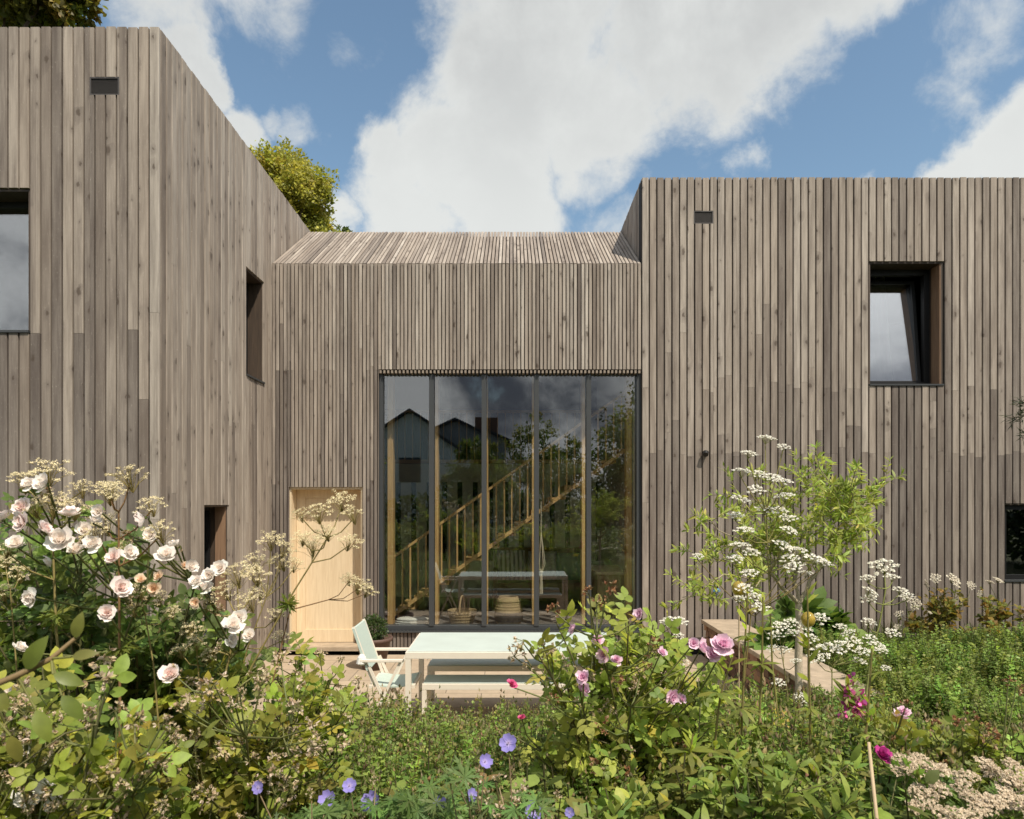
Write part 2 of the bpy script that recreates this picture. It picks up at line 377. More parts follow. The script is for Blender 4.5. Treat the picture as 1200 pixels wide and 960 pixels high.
# =================================================================== the house
FY, LX, RX = 8.9, -3.137, 1.691          # main front, inner face of the left wing, inner face of the right wing
LY = 6.077                               # front of the left wing
TOP = 6.21
house = empty('timber_house', (0, FY, 0), 'weathered timber clad house with two flat topped wings and tall glazing between', 'house')
class Boards:
    """vertical boards with chamfered edges; every board has its own tone and its own stretch of grain"""
    def __init__(s): s.v = []; s.f = []; s.uv = []; s.t = []
    def board(s, O, U, V, Nn, u0, u1, v0, v1, th, tone, warm):
        c = min(.004, (u1-u0)*.15); pr = [(u0, -th), (u0, -c), (u0+c, 0), (u1-c, 0), (u1, -c), (u1, -th)]
        n = len(s.v); ru, rv = random.random()*60, random.random()*60
        for v in (v0, v1):
            for u, d in pr: s.v.append(tuple(O+U*u+V*v+Nn*d))
        for k in range(5):
            s.f.append((n+k, n+k+1, n+k+7, n+k+6))
            for kk, v in ((k, v0), (k+1, v0), (k+1, v1), (k, v1)): s.uv.append((pr[kk][0]-u0-pr[kk][1]+ru, v-v0+rv))
        s.f.append((n+5, n+4, n+3, n+2, n+1, n)); s.f.append((n+6, n+7, n+8, n+9, n+10, n+11))
        s.uv += [(pr[k][0]-u0+ru, rv) for k in (5, 4, 3, 2, 1, 0)]+[(pr[k][0]-u0+ru, rv) for k in range(6)]
        s.t += [(tone, warm, 0, 1)]*12
    def wall(s, O, U, V, Nn, ulen, v0, v1, pitch, gap, th, openings=(), tone=.5, courses=(), sd=.17, warm=.15, top=None):
        O, U, V, Nn = map(Vector, (O, U, V, Nn))
        n = max(1, round(ulen/pitch)); p = ulen/n; vt = v1
        for i in range(n):
            v1 = vt+random.uniform(-.004, .003)
            a, b = i*p+gap/2, (i+1)*p-gap/2
            us = sorted({a, b} | {x for o in openings for x in o[:2] if a+.006 < x < b-.006})
            bt = tone+random.gauss(0, sd); bw = max(0, min(1, random.gauss(warm, .18))); pd = random.random()*.006
            if random.random() < .14: bt -= .30
            for ua, ub in zip(us, us[1:]):
                mid = (ua+ub)/2; segs = [(v0, v1)]
                for o in openings:
                    if o[0] < mid < o[1]:
                        segs = [q for sg in segs for q in ((sg[0], min(sg[1], o[2])), (max(sg[0], o[3]), sg[1])) if q[1]-q[0] > .01]
                cuts = [cz+random.gauss(0, .02 if random.random() < (.5 if pr < .8 else .8) else .45) if random.random() < pr else None for cz, pr, _ in courses]
                if random.random() < .10: cuts.append(random.uniform(v0, v1))
                cuts = sorted(x for x in cuts if x is not None)
                for sg in segs:
                    zs = [sg[0]]+[x for x in cuts if sg[0]+.15 < x < sg[1]-.15]+[sg[1]]
                    for za, zb in zip(zs, zs[1:]):
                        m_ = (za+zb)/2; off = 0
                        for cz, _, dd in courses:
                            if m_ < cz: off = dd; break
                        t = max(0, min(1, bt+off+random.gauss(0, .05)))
                        s.board(O-Nn*pd, U, V, Nn, ua, ub, za+.001, zb-.001, th, t, bw)
    def build(s, name, mat, parent):
        o = world_loc(parent); me = bpy.data.meshes.new(name)
        me.from_pydata([tuple(Vector(p)-o) for p in s.v], [], s.f)
        uv = me.uv_layers.new(name='UVMap'); uv.data.foreach_set('uv', np.array(s.uv, dtype=np.float32).ravel())
        a = me.color_attributes.new('Tone', 'FLOAT_COLOR', 'POINT'); a.data.foreach_set('color', np.array(s.t, dtype=np.float32).ravel())
        me.materials.append(mat); me.update()
        return put(name, me, parent)
def cells(mb, mk, ulen, v0, v1, openings):
    us = sorted({0, ulen} | {x for o in openings for x in o[:2] if 0 < x < ulen}); vs = sorted({v0, v1} | {x for o in openings for x in o[2:4] if v0 < x < v1})
    for a, b in zip(us, us[1:]):
        for c, d in zip(vs, vs[1:]):
            if not any(o[0] < (a+b)/2 < o[1] and o[2] < (c+d)/2 < o[3] for o in openings): mk(a, b, c, d)
Z1, Y1, X1 = (0, 0, 1), (0, 1, 0), (1, 0, 0)
# openings, in metres along each wall
o_left = [(10-6.05, 10-4.30, 3.484, 4.776), (10-3.763, 10-3.500, 5.604, 5.763)]
o_inner = [(8.06-LY, 8.645-LY, 3.48, 4.771), (6.98-LY, 7.575-LY, .6, 1.95)]
o_mid = [(-2.915-LX, -1.950-LX, .0, 2.184), (-1.745-LX, RX-LX, .315, 3.72)]
o_right = [(4.661-RX, 5.629-RX, 3.507, 5.131), (6.42-RX, 7.70-RX, .95, 1.972), (2.370-RX, 2.625-RX, 5.621, 5.788)]
TH = .028
b = Boards()
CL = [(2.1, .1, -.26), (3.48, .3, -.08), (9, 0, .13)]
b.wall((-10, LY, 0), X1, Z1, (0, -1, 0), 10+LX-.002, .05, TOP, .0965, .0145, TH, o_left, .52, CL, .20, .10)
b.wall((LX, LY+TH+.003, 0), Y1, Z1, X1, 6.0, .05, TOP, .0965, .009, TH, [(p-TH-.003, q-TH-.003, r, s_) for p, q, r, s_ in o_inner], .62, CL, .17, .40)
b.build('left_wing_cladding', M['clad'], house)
b = Boards()
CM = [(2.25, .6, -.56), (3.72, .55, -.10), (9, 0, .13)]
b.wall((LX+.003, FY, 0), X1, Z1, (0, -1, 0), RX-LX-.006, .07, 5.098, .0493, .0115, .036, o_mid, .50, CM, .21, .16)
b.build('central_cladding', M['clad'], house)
b = Boards()
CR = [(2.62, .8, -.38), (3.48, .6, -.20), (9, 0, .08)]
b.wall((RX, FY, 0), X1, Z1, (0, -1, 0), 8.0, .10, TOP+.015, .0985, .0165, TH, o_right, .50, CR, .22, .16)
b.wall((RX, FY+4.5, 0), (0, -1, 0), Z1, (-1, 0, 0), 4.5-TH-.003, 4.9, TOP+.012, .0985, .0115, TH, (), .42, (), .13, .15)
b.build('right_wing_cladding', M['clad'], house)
rv = Vector((0, 1.6, 1.052)); rl = rv.length; rv.normalize(); rn = Vector((0, -rv.z, rv.y))
b = Boards()
b.wall((LX+.003, FY, 5.104), X1, rv, rn, RX-LX-.006, 0, rl, .0493, .012, .036, (), .55, (), .19, .12)
b.build('roof_slats', M['clad'], house)
# dark membrane walls behind the boards, with the same openings
mb = MB()
g = .035
cells(mb, lambda a, c, z0, z1: mb.box(-10+a, -10+c, LY+g, LY+.22, z0, z1), 10+LX-g, .0, TOP-.02, o_left)
cells(mb, lambda a, c, z0, z1: mb.box(LX-.22, LX-g, LY+a, LY+c, z0, z1), 6.0, .0, TOP-.02, [(.0, .22, -1, 9)]+o_inner)
cells(mb, lambda a, c, z0, z1: mb.box(LX+a, LX+c, FY+.045, FY+.2, z0, z1), RX-LX, .0, 5.06, o_mid)
cells(mb, lambda a, c, z0, z1: mb.box(RX+a, RX+c, FY+g, FY+.2, z0, z1), 8.0, .0, TOP-.02, o_right)
mb.box(RX+g, RX+.2, FY+.2, FY+5, 0, TOP-.02); mb.box(9.5, 9.69, FY+.2, FY+5, 0, TOP-.02); mb.box(RX+.2, 9.5, FY+4.8, FY+5, 0, TOP-.02)
mb.box(-10, -9.8, LY+.22, LY+6, 0, TOP-.02); mb.box(-9.8, LX-.22, LY+5.8, LY+6, 0, TOP-.02)
mb.build('wall_core', M['membrane'], house)
mb = MB(); mb.box(-9.97, LX-.03, LY+.03, LY+6, TOP-.018, TOP-.002); mb.build('flat_roof', M['membrane'], house)
mb = MB(); mb.box(RX+.03, 9.65, FY+.03, FY+5, TOP-.015, TOP); mb.build('flat_roof', M['membrane'], house)
mb = MB()
u0, u1 = LX+.01, RX-.01
q = [Vector((u0, FY+.05, 5.06)), Vector((u1, FY+.05, 5.06)), Vector((u1, FY+1.65, 6.10)), Vector((u0, FY+1.65, 6.10))]
mb.quadbox([p-Vector((0, 0, .1)) for p in q]+q)
mb.box(u0, u1, FY+1.65, FY+4.6, 6.0, 6.10)
mb.build('roof_deck', M['membrane'], house)
# ---- windows: lined openings with a frame and a pane
def window(O, U, Nn, u0, u1, z0, z1, depth, lining, frame_w=.05, pane_mat='glass', warm_jamb=None, fdepth=.06):
    O, U, Nn = Vector(O), Vector(U), Vector(Nn)
    def slab(mb, ua, ub, za, zb, na, nb):
        pts = [O+U*u+Vector((0, 0, z))+Nn*n for z in (za, zb) for u, n in ((ua, na), (ub, na), (ub, nb), (ua, nb))]
        mb.quadbox(pts)
    t = .022; e = -.026
    mb = MB()
    slab(mb, u0+.001, u1-.001, z1-t, z1-.001, -depth, e); slab(mb, u0+.001, u0+t, z0+t, z1-t, -depth, e); slab(mb, u1-t, u1-.001, z0+t, z1-t, -depth, e)
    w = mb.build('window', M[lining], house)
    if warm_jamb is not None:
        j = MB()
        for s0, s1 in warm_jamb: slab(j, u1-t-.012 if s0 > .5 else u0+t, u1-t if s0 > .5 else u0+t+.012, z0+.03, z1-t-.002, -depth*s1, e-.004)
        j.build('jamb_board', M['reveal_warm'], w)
    mb = MB(); slab(mb, u0+.001, u1-.001, z0+.001, z0+t, -depth, .012); mb.build('sill', M['frame'], w)
    f = frame_w; a, c, lo, hi = u0+t, u1-t, z0+t, z1-t
    fr = MB()
    slab(fr, a, c, hi-f, hi, -depth, -depth+fdepth); slab(fr, a, c, lo, lo+f, -depth, -depth+fdepth)
    slab(fr, a, a+f, lo+f, hi-f, -depth, -depth+fdepth); slab(fr, c-f, c, lo+f, hi-f, -depth, -depth+fdepth)
    fr.build('frame', M['black'], w)
    if pane_mat:
        pn = MB(); slab(pn, a+f, c-f, lo+f, hi-f, -depth+.02, -depth+.032); pn.build('pane', M[pane_mat], w)
    return w
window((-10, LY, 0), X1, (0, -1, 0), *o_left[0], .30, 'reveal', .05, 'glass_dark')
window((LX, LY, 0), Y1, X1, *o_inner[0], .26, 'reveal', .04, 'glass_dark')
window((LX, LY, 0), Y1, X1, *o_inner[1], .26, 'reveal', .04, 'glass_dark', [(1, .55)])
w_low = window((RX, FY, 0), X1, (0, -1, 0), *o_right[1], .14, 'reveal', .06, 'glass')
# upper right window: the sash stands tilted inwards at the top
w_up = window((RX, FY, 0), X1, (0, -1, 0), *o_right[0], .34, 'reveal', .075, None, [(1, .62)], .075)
def sash():
    x0, x1, z0, z1 = 4.661+.022+.08, 5.629-.022-.09, 3.507+.022+.05, 5.131-.022-.09
    y0 = FY+.30; tilt = .16
    def pt(x, z, n): 
        k = (z-z0)/(z1-z0); return Vector((x, y0+tilt*k+n, z))
    def slab(mb, xa, xb, za, zb, n0, n1): mb.quadbox([pt(xa, za, n0), pt(xb, za, n0), pt(xb, za, n1), pt(xa, za, n1), pt(xa, zb, n0), pt(xb, zb, n0), pt(xb, zb, n1), pt(xa, zb, n1)])
    m = MB(); f = .045
    slab(m, x0, x1, z1-f, z1, 0, .06); slab(m, x0, x1, z0, z0+f, 0, .06); slab(m, x0, x0+f, z0+f, z1-f, 0, .06); slab(m, x1-f, x1, z0+f, z1-f, 0, .06)
    m.build('sash', M['black'], w_up)
    m = MB(); slab(m, x0+f, x1-f, z0+f, z1-f, .02, .032); m.build('pane', M['glass_sky'], w_up)
    # sheer curtain drawn back behind it
    m = MB(); n = 46; pts = []
    for i in range(n+1):
        u = i/n; pts.append((u, FY+.72+.035*math.sin(u*38)+.02*math.sin(u*71+1)))
    top = m.ring([(4.60+.66*u, y, 5.15) for u, y in pts]); bot = m.ring([(4.60+.80*u, y, 3.45) for u, y in pts])
    for i in range(n): m.f.append((bot[i], bot[i+1], top[i+1], top[i]))
    c = m.build('curtain', M['curtain'], w_up, True)
    s_ = c.modifiers.new('t', 'SOLIDIFY'); s_.thickness = .004
    m = MB(); m.box(4.4, 6.0, FY+1.6, FY+1.64, 4.75, 5.3); m.build('curtain_pelmet', M['reveal_warm'], w_up)
sash()
# ---- louvred vents
def vent(x0, x1, z0, z1, y):
    m = MB(); f = .012
    m.box(x0, x1, y+.004, y+.05, z0, z0+f); m.box(x0, x1, y+.004, y+.05, z1-f, z1); m.box(x0, x0+f, y+.004, y+.05, z0+f, z1-f); m.box(x1-f, x1, y+.004, y+.05, z0+f, z1-f)
    o = m.build('vent', M['vent_grey'], house)
    m = MB(); n = 14
    for i in range(n):
        z = z0+f+(i+.5)*(z1-z0-2*f)/n
        m.quadbox([(x0+f, y+.012, z-.004), (x1-f, y+.012, z-.004), (x1-f, y+.02, z+.003), (x0+f, y+.02, z+.003), (x0+f, y+.012, z-.001), (x1-f, y+.012, z-.001), (x1-f, y+.02, z+.005), (x0+f, y+.02, z+.005)])
    m.box(x0+f, x1-f, y+.021, y+.03, z0+f, z1-f)
    m.build('louvre', M['vent_grey'], o)
vent(-3.763, -3.500, 5.604, 5.763, LY); vent(2.370, 2.625, 5.621, 5.788, FY)
# ---- garden door in a deep lined opening
def door():
    x0, x1, z0, z1 = -2.915, -1.950, .06, 2.184; dp = .30
    m = MB(); t = .05
    m.box(x0+.001, x0+.028, FY+.038, FY+dp, z0+.05, z1-.028); m.box(x1-.028, x1-.001, FY+.038, FY+dp, z0+.05, z1-.028); m.box(x0+.001, x1-.001, FY+.038, FY+dp, z1-.028, z1-.001)
    d0 = m.build('door_lining', M['door'], house)
    m = MB(); m.box(x0-.0, x1+.0, FY-.07, FY+dp, z0-.0, z0+.05); m.build('threshold', M['cap_stone'], d0)
    m = MB(); a, c, lo, hi = x0+.03, x1-.03, z0+.055, z1-.03; y = FY+dp-.055
    s1 = .115
    m.box(a, a+s1, y, y+.05, lo, hi); m.box(c-s1, c, y, y+.05, lo, hi); m.box(a+s1, c-s1, y, y+.05, hi-s1, hi); m.box(a+s1, c-s1, y, y+.05, lo, lo+.17)
    m.box(a+s1, c-s1, y+.014, y+.04, lo+.17, hi-s1)
    dd = m.build('door', M['door'], house, bevel=.003)
    m = MB(); m.box(a-.002, c+.002, y+.052, y+.06, lo, hi+.002); m.build('backing', M['membrane'], d0)
door()
# ---- the tall glazing: aluminium frame, four mullions, five panes
GX0, GX1, GZ0, GZ1 = -1.745, RX, .315, 3.72
YG = FY+.055
def glazing():
    m = MB()
    m.box(GX0+.001, GX0+.050, YG, YG+.14, GZ0, GZ1-.003); m.box(GX1-.055, GX1-.001, YG, YG+.14, GZ0, GZ1-.003)
    m.box(GX0+.05, GX1-.055, YG, YG+.14, GZ0, GZ0+.05); m.box(GX0+.05, GX1-.055, YG+.05, YG+.14, GZ1-.06, GZ1-.003)
    g_ = m.build('glazed_wall', M['frame'], house)
    xs = [GX0+.02]+[(p-600)/89.9 for p in (505.0, 567.0, 629.0, 690.5)]+[GX1-.02]
    for x in xs[1:-1]:
        m = MB(); m.box(x-.031, x+.031, YG-.012, YG+.15, GZ0+.05, GZ1-.06); m.build('mullion', M['frame'], g_)
    for a, c in zip(xs, xs[1:]):
        j = [random.uniform(-.005, .005) for _ in range(4)]; m = MB(); x0, x1, y0, y1, z0, z1 = a+.032, c-.032, YG+.062, YG+.078, GZ0+.052, GZ1-.062
        m.quadbox([(x0, y0+j[0], z0), (x1, y0+j[1], z0), (x1, y1+j[1], z0), (x0, y1+j[0], z0), (x0, y0+j[2], z1), (x1, y0+j[1]+j[2]-j[0], z1), (x1, y1+j[1]+j[2]-j[0], z1), (x0, y1+j[2], z1)]); m.build('pane', M['glass'], g_)
    m = MB()
    n = 68
    for i in range(n):
        x = GX0+.03+i*(GX1-GX0-.06)/(n-1)
        m.box(x-.013, x+.013, FY-.002, YG+.045, GZ1-.05, GZ1-.012)
    m.build('soffit_slat', M['clad_soffit'], g_)
    m = MB(); m.box(GX0-.01, GX1, FY-.035, YG, GZ0-.022, GZ0-.001); m.build('sill', M['frame'], g_)
M['clad_soffit'] = mat_wood('soffit_timber', (.20, .16, .13), (.30, .25, .20), 'y')
glazing()
# ---- inside: floor, walls, oak posts, gallery, stair
IY0, IY1 = FY+.21, FY+4.4
def inside():
    m = MB(); m.prism([(LX+.01, FY+.36, .20), (-1.93, FY+.36, .20), (-1.93, FY+.2, .20), (RX+.03, FY+.2, .20), (RX+.03, IY1, .20), (LX+.01, IY1, .20)], (0, 0, .112)); m.build('interior_floor', M['floor'], house)
    m = MB(); m.box(LX+.01, RX+.03, IY1, IY1+.1, 0, 6.0); m.build('interior_wall', M['membrane'], house)
    m = MB(); m.box(RX-.035, RX-.005, IY0, IY1, .312, 4.95); m.build('interior_wall', M['plaster'], house)
    m = MB(); m.box(LX+.015, LX+.05, IY0, IY1, .312, 4.95); m.build('interior_wall', M['plaster'], house)
    # lower storey: olive panelling of wide boards with open slots
    m = MB(); Yb = FY+3.3; x = LX+.05
    m.box(LX+.05, RX-.04, Yb-.002, Yb+.028, 2.36, 2.69); m.box(LX+.05, RX-.04, Yb-.002, Yb+.028, .312, .95)
    while x < RX-.24:
        m.box(x, x+.185, Yb, Yb+.03, .951, 2.359); x += .275
    pb = m.build('slotted_panelling', M['plaster_dark'], house)
    # gallery floor and its balustrade
    m = MB(); m.box(LX+.05, RX-.04, FY+3.25, IY1, 2.70, 2.76); gal = m.build('gallery', M['oak_x'], house)
    m = MB(); m.box(LX+.05, RX-.04, FY+3.28, FY+3.33, 3.60, 3.64); m.build('handrail', M['oak_x'], gal)
    m = MB()
    for k in range(34):
        x = LX+.12+k*.138; m.box(x-.009, x+.009, FY+3.295, FY+3.315, 2.761, 3.60)
    mm = m
    for k in range(34):
        x = LX+.12+k*.138
        if x > RX-.06: break
        q = MB(); q.box(x-.009, x+.009, FY+3.295, FY+3.315, 2.761, 3.60); q.build('baluster', M['oak'], gal)
    # oak posts behind the frame
    for x in [GX0+.075]+[(p-600)/89.9*1.0 for p in (505.6, 567.0, 628.0, 689.5)]+[GX1-.085]:
        m = MB(); m.box(x-.038, x+.038, FY+.46, FY+.62, .313, 5.35); m.build('oak_post', M['oak'], house, bevel=.004)
    # the stair, rising to the right
    ys, ye = FY+.85, FY+1.75
    a = Vector((-1.72, ys, .36)); e = Vector((1.63, ys, 2.74)); sl = (e-a)
    m = MB(); m.bar(a, e, .035, .05, (0, 0, 1)); stair = m.build('staircase', M['oak_x'], house)
    m = MB(); m.bar(a+Vector((0, 0, .83)), e+Vector((0, 0, .83)), .045, .035); m.build('handrail', M['oak_x'], stair)
    nb = 30
    for k in range(nb):
        p = a+sl*((k+.4)/nb); m = MB(); m.box(p.x-.011, p.x+.011, ys-.011, ys+.011, p.z+.012, p.z+.818); m.build('baluster', M['oak'], stair)
    n = 14; run = 3.35/n; rise = (2.76-.312)/n
    for k in range(n):
        x = -1.62+k*run; z = .312+(k+1)*rise
        m = MB(); m.box(x-.02, x+run, ys+.03, ye, z-.03, z); m.box(x-.02, x+.0, ys+.03, ye, z-rise+.0005, z-.0305); m.build('tread', M['oak_x'], stair)
inside()
# ---- wall fittings
m = MB(); m.tube([P(827, 531, FY-.002), P(827, 531, FY-.05)], [.032, .032], 14); m.tube([P(827, 531, FY-.05)+Vector((0, 0, .005)), P(827, 533, FY-.085)], [.040, .034], 14)
o = m.build('wall_lamp', M['black']); tag(o, 'small black round lamp fixed to the boards above the white umbels', 'wall lamp')
c = P(839, 696, FY-.03)
t_ = empty('garden_tap', c, 'small blue garden tap low on the boarded wall beyond the stone wall', 'tap')
m = MB(); m.tube([c+Vector((0, .03, .0)), c+Vector((0, -.05, .0)), c+Vector((0, -.07, -.05))], [.016, .016, .013], 10); m.build('spout', M['frame'], t_)
m = MB(); m.bar(c+Vector((-.045, -.03, .045)), c+Vector((.045, -.03, .045)), .022, .022); m.tube([c+Vector((0, -.03, .0)), c+Vector((0, -.03, .05))], .010, 8); m.lathe([(.03, 0), (.034, .012), (.03, .022)], c+Vector((0, -.03, .05)), 12); m.build('tap_handle', M['blue'], t_)
# =================================================================== things inside by the glass
def ring_basket(name, label, cx, cy, z, prof, mat, band=None, handle=False):
    t = empty(name, (cx, cy, z), label, 'basket')
    m = MB(); r = []
    for (ra, za), (rb, zb) in zip(prof, prof[1:]):
        k = max(2, int(abs(zb-za)/.022)+1)
        for i in range(k):
            f = i/k; r.append((ra+(rb-ra)*f+(.006 if i % 2 else 0), za+(zb-za)*f))
    r.append(prof[-1]); inner = [(prof[-1][0]-.015, prof[-1][1]), (prof[0][0]-.01, .02)]
    m.lathe([(prof[0][0]*.98, 0)]+r+inner, (cx, cy, z), 32); m.build('woven_body', mat, t)
    if band:
        m = MB(); m.lathe([(band[2], band[0]), (band[2]+.012, (band[0]+band[1])/2), (band[2], band[1])], (cx, cy, z), 32, False); 
        m.build('dark_band', M['wicker_dark'], t)
    return t
bk = ring_basket('wicker_basket', 'open wicker shopping basket with upright hoop handle behind the glass', -.68, FY+.40, .313, [(.14, 0), (.185, .16), (.20, .21)], M['wicker'])
m = MB(); pts = [Vector((-.68+.02*math.cos(a)*1.0, FY+.40+.19*math.cos(a), .313+.20+.20*math.sin(a))) for a in np.linspace(0, PI, 16)]
m.tube(pts, .011, 8); m.build('handle', M['wicker'], bk)
ring_basket('lidded_basket', 'round bellied seagrass basket with a dark band behind the glass', -.045, FY+.38, .313, [(.15, 0), (.185, .10), (.185, .22), (.15, .33), (.165, .335), (.13, .40)], M['wicker'], (.07, .20, .187))
def macrame():
    x, y = .41, FY+.72; t = empty('macrame_hanger', (x, y, .80), 'knotted white macrame plant hanger dangling below the stair', 'plant hanger')
    m = MB()
    m.tube([(x, y, 2.0), (x, y, 1.55)], .006, 6)
    for k in range(6):
        a = k*PI/3; m.tube([(x, y, 1.56), (x+.035*math.cos(a), y+.035*math.sin(a), 1.30), (x+.055*math.cos(a), y+.055*math.sin(a), 1.12), (x+.02*math.cos(a), y+.02*math.sin(a), 1.02)], .006, 6)
    m.build('cords', M['cord'], t)
    m = MB(); m.lathe([(.012, 0), (.03, .02), (.022, .05), (.012, .07)], (x, y, .985), 12); m.build('knot', M['cord'], t)
    m = MB()
    for k in range(9):
        a = k*.7; m.tube([(x+.012*math.cos(a), y+.012*math.sin(a), .99), (x+.022*math.cos(a), y+.022*math.sin(a), .70)], .005, 5)
    m.build('tassel', M['cord'], t)
macrame()
m = MB()
for k in range(3): m.lathe([(.15, 0), (.19, .012), (.19, .03), (.15, .045)], (-1.38+.01*k, FY+.42, .313+k*.030), 24, True, 1.15, .6)
tag(m.build('folded_blanket', M['white'], None, True), 'folded white blanket lying on the floor inside the first pane', 'blanket')
def sofa():
    x0, x1, y0, y1, z = -.30, 1.25, FY+1.95, FY+2.7, .313
    t = empty('wooden_settle', ((x0+x1)/2, (y0+y1)/2, z), 'red brown wooden settle with a high panelled back inside', 'settle')
    m = MB(); m.box(x0, x1, y0, y1-.05, z+.30, z+.40); m.build('seat', M['redwood'], t)
    m = MB(); m.box(x0, x1, y1-.05, y1, z+.02, z+.88); m.box(x0-.02, x1+.02, y1-.07, y1+.01, z+.881, z+.92); m.build('backrest', M['redwood'], t)
    for x in (x0, x1-.06):
        m = MB(); m.box(x+.001, x+.06, y0-.001, y1-.051, z, z+.29); m.box(x-.004, x+.064, y0-.004, y1-.06, z+.401, z+.60); m.build('arm', M['redwood'], t)
    def cushion(name, lab, cx, mat, s, rz=0):
        m = MB(); n = 10; g_ = [[None]*(n+1) for _ in range(n+1)]
        fr = []; bk_ = []
        for i in range(n+1):
            r1 = []; r2 = []
            for j in range(n+1):
                u, v = i/n*2-1, j/n*2-1; th = .085*max(0, (1-u**4)*(1-v**4))**.5
                p = Vector((u*s*.5*(1-.06*(1-v*v)*0), 0, v*s*.5)); r1.append(p+Vector((0, -th-.002, 0))); r2.append(p+Vector((0, th+.002, 0)))
            fr.append(m.ring(r1)); bk_.append(m.ring(r2))
        for i in range(n):
            for j in range(n):
                m.f.append((fr[i][j], fr[i+1][j], fr[i+1][j+1], fr[i][j+1])); m.f.append((bk_[i][j], bk_[i][j+1], bk_[i+1][j+1], bk_[i+1][j]))
        for k in range(n):
            m.f.append((fr[k][0], bk_[k][0], bk_[k+1][0], fr[k+1][0])); m.f.append((fr[k][n], fr[k+1][n], bk_[k+1][n], bk_[k][n]))
            m.f.append((fr[0][k], fr[0][k+1], bk_[0][k+1], bk_[0][k])); m.f.append((fr[n][k], bk_[n][k], bk_[n][k+1], fr[n][k+1]))
        me = m.mesh(name, mat, (0, 0, -s*.5*.97), True)
        o = put(name, me, None, (cx, y1-.32, z+.405), (-.25, 0, rz)); tag(o, lab, 'cushion')
    def striped(nm, c1, c2, sc_):
        mt, nt, out = mat_new(nm); b_ = N(nt, 'ShaderNodeBsdfPrincipled'); L(nt, b_.outputs[0], out.inputs[0])
        tc = N(nt, 'ShaderNodeTexCoord'); sp = N(nt, 'ShaderNodeSeparateXYZ'); L(nt, tc.outputs['Object'], sp.inputs[0])
        k = mathn(nt, 'GREATER_THAN', mathn(nt, 'FRACT', mathn(nt, 'MULTIPLY', sp.outputs[0], sc_)), .55)
        L(nt, mixc(nt, k, c1, c2), b_.inputs['Base Color']); b_.inputs['Roughness'].default_value = .95; return mt
    cushion('cushion', 'cushion striped in white and grey on the settle', -.02, striped('striped_cloth', (.7, .68, .62), (.16, .16, .16), 14), .5, .1)
    cushion('cushion', 'white cushion with grey mottling in the middle of the settle', .50, simple('mottled_cloth', (.6, .58, .52), .95, var=.5, scale=30), .48, -.1)
    cushion('cushion', 'plain dull green cushion on the settle', .95, simple('green_cloth', (.12, .22, .18), .95), .46, .15)
sofa()
t = empty('kitchen_counter', (1.42, FY+2.0, .313), 'low counter with pale worktop against the side wall inside the last pane', 'counter')
m = MB(); m.box(1.22, RX-.04, FY+.85, FY+1.9, .313, .96); m.build('cabinet', M['reveal_warm'], t)
m = MB(); m.box(1.19, RX-.038, FY+.82, FY+1.9, .961, 1.0); m.build('worktop', M['cap_stone'], t)
# =================================================================== terrace furniture
def sm(a, b, x):
    t = max(0, min(1, (x-a)/(b-a))); return t*t*(3-2*t)
def gz(x, y):
    z = .55*(1-sm(2.0, 5.3, y))
    if x > 2.86: z = max(z, .22*sm(2.86, 3.0, x))
    if y > 5.2 and -3.2 < x < 2.86: z = -.04
    return z
def table():
    x0, x1, y0, y1, h = -.877, .93, 5.61, 6.46, .74
    t = empty('garden_table', ((x0+x1)/2, (y0+y1)/2, 0), 'long cream metal garden table with pale aqua top on the terrace', 'table')
    m = MB(); r = .045
    m.box(x0, x1, y0, y0+r, h-.055, h); m.box(x0, x1, y1-r, y1, h-.055, h); m.box(x0, x0+r, y0+r, y1-r, h-.055, h); m.box(x1-r, x1, y0+r, y1-r, h-.055, h)
    m.build('table_frame', M['frame_cream'], t, bevel=.003)
    m = MB(); m.box(x0+.016, x1-.016, y0+.016, y1-.016, h+.001, h+.008); m.build('tabletop', M['aqua'], t, bevel=.002)
    for x in (x0, x1-r):
        for y in (y0, y1-r):
            m = MB(); m.box(x, x+r, y, y+r, .0, h-.056); m.build('leg', M['frame_cream'], t)
table()
def bench(x0, x1, y0, y1, label):
    h = .45; t = empty('garden_bench', ((x0+x1)/2, (y0+y1)/2, 0), label, 'bench', 'benches tucked under the terrace table')
    m = MB(); r = .038
    m.box(x0, x1, y0, y0+r, h-.05, h); m.box(x0, x1, y1-r, y1, h-.05, h); m.box(x0, x0+r, y0+r, y1-r, h-.05, h); m.box(x1-r, x1, y0+r, y1-r, h-.05, h)
    m.build('bench_frame', M['frame_cream'], t, bevel=.003)
    m = MB(); m.box(x0+.012, x1-.012, y0+.012, y1-.012, h+.001, h+.008); m.build('seat', M['aqua'], t, bevel=.002)
    for x in (x0, x1-r):
        for y in (y0, y1-r):
            m = MB(); m.box(x, x+r, y, y+r, 0, h-.051); m.build('leg', M['frame_cream'], t)
bench(-.755, .82, 5.72, 6.02, 'cream and aqua bench on the garden side of the terrace table')
bench(-.79, .82, 6.36, 6.66, 'cream and aqua bench on the house side of the terrace table')
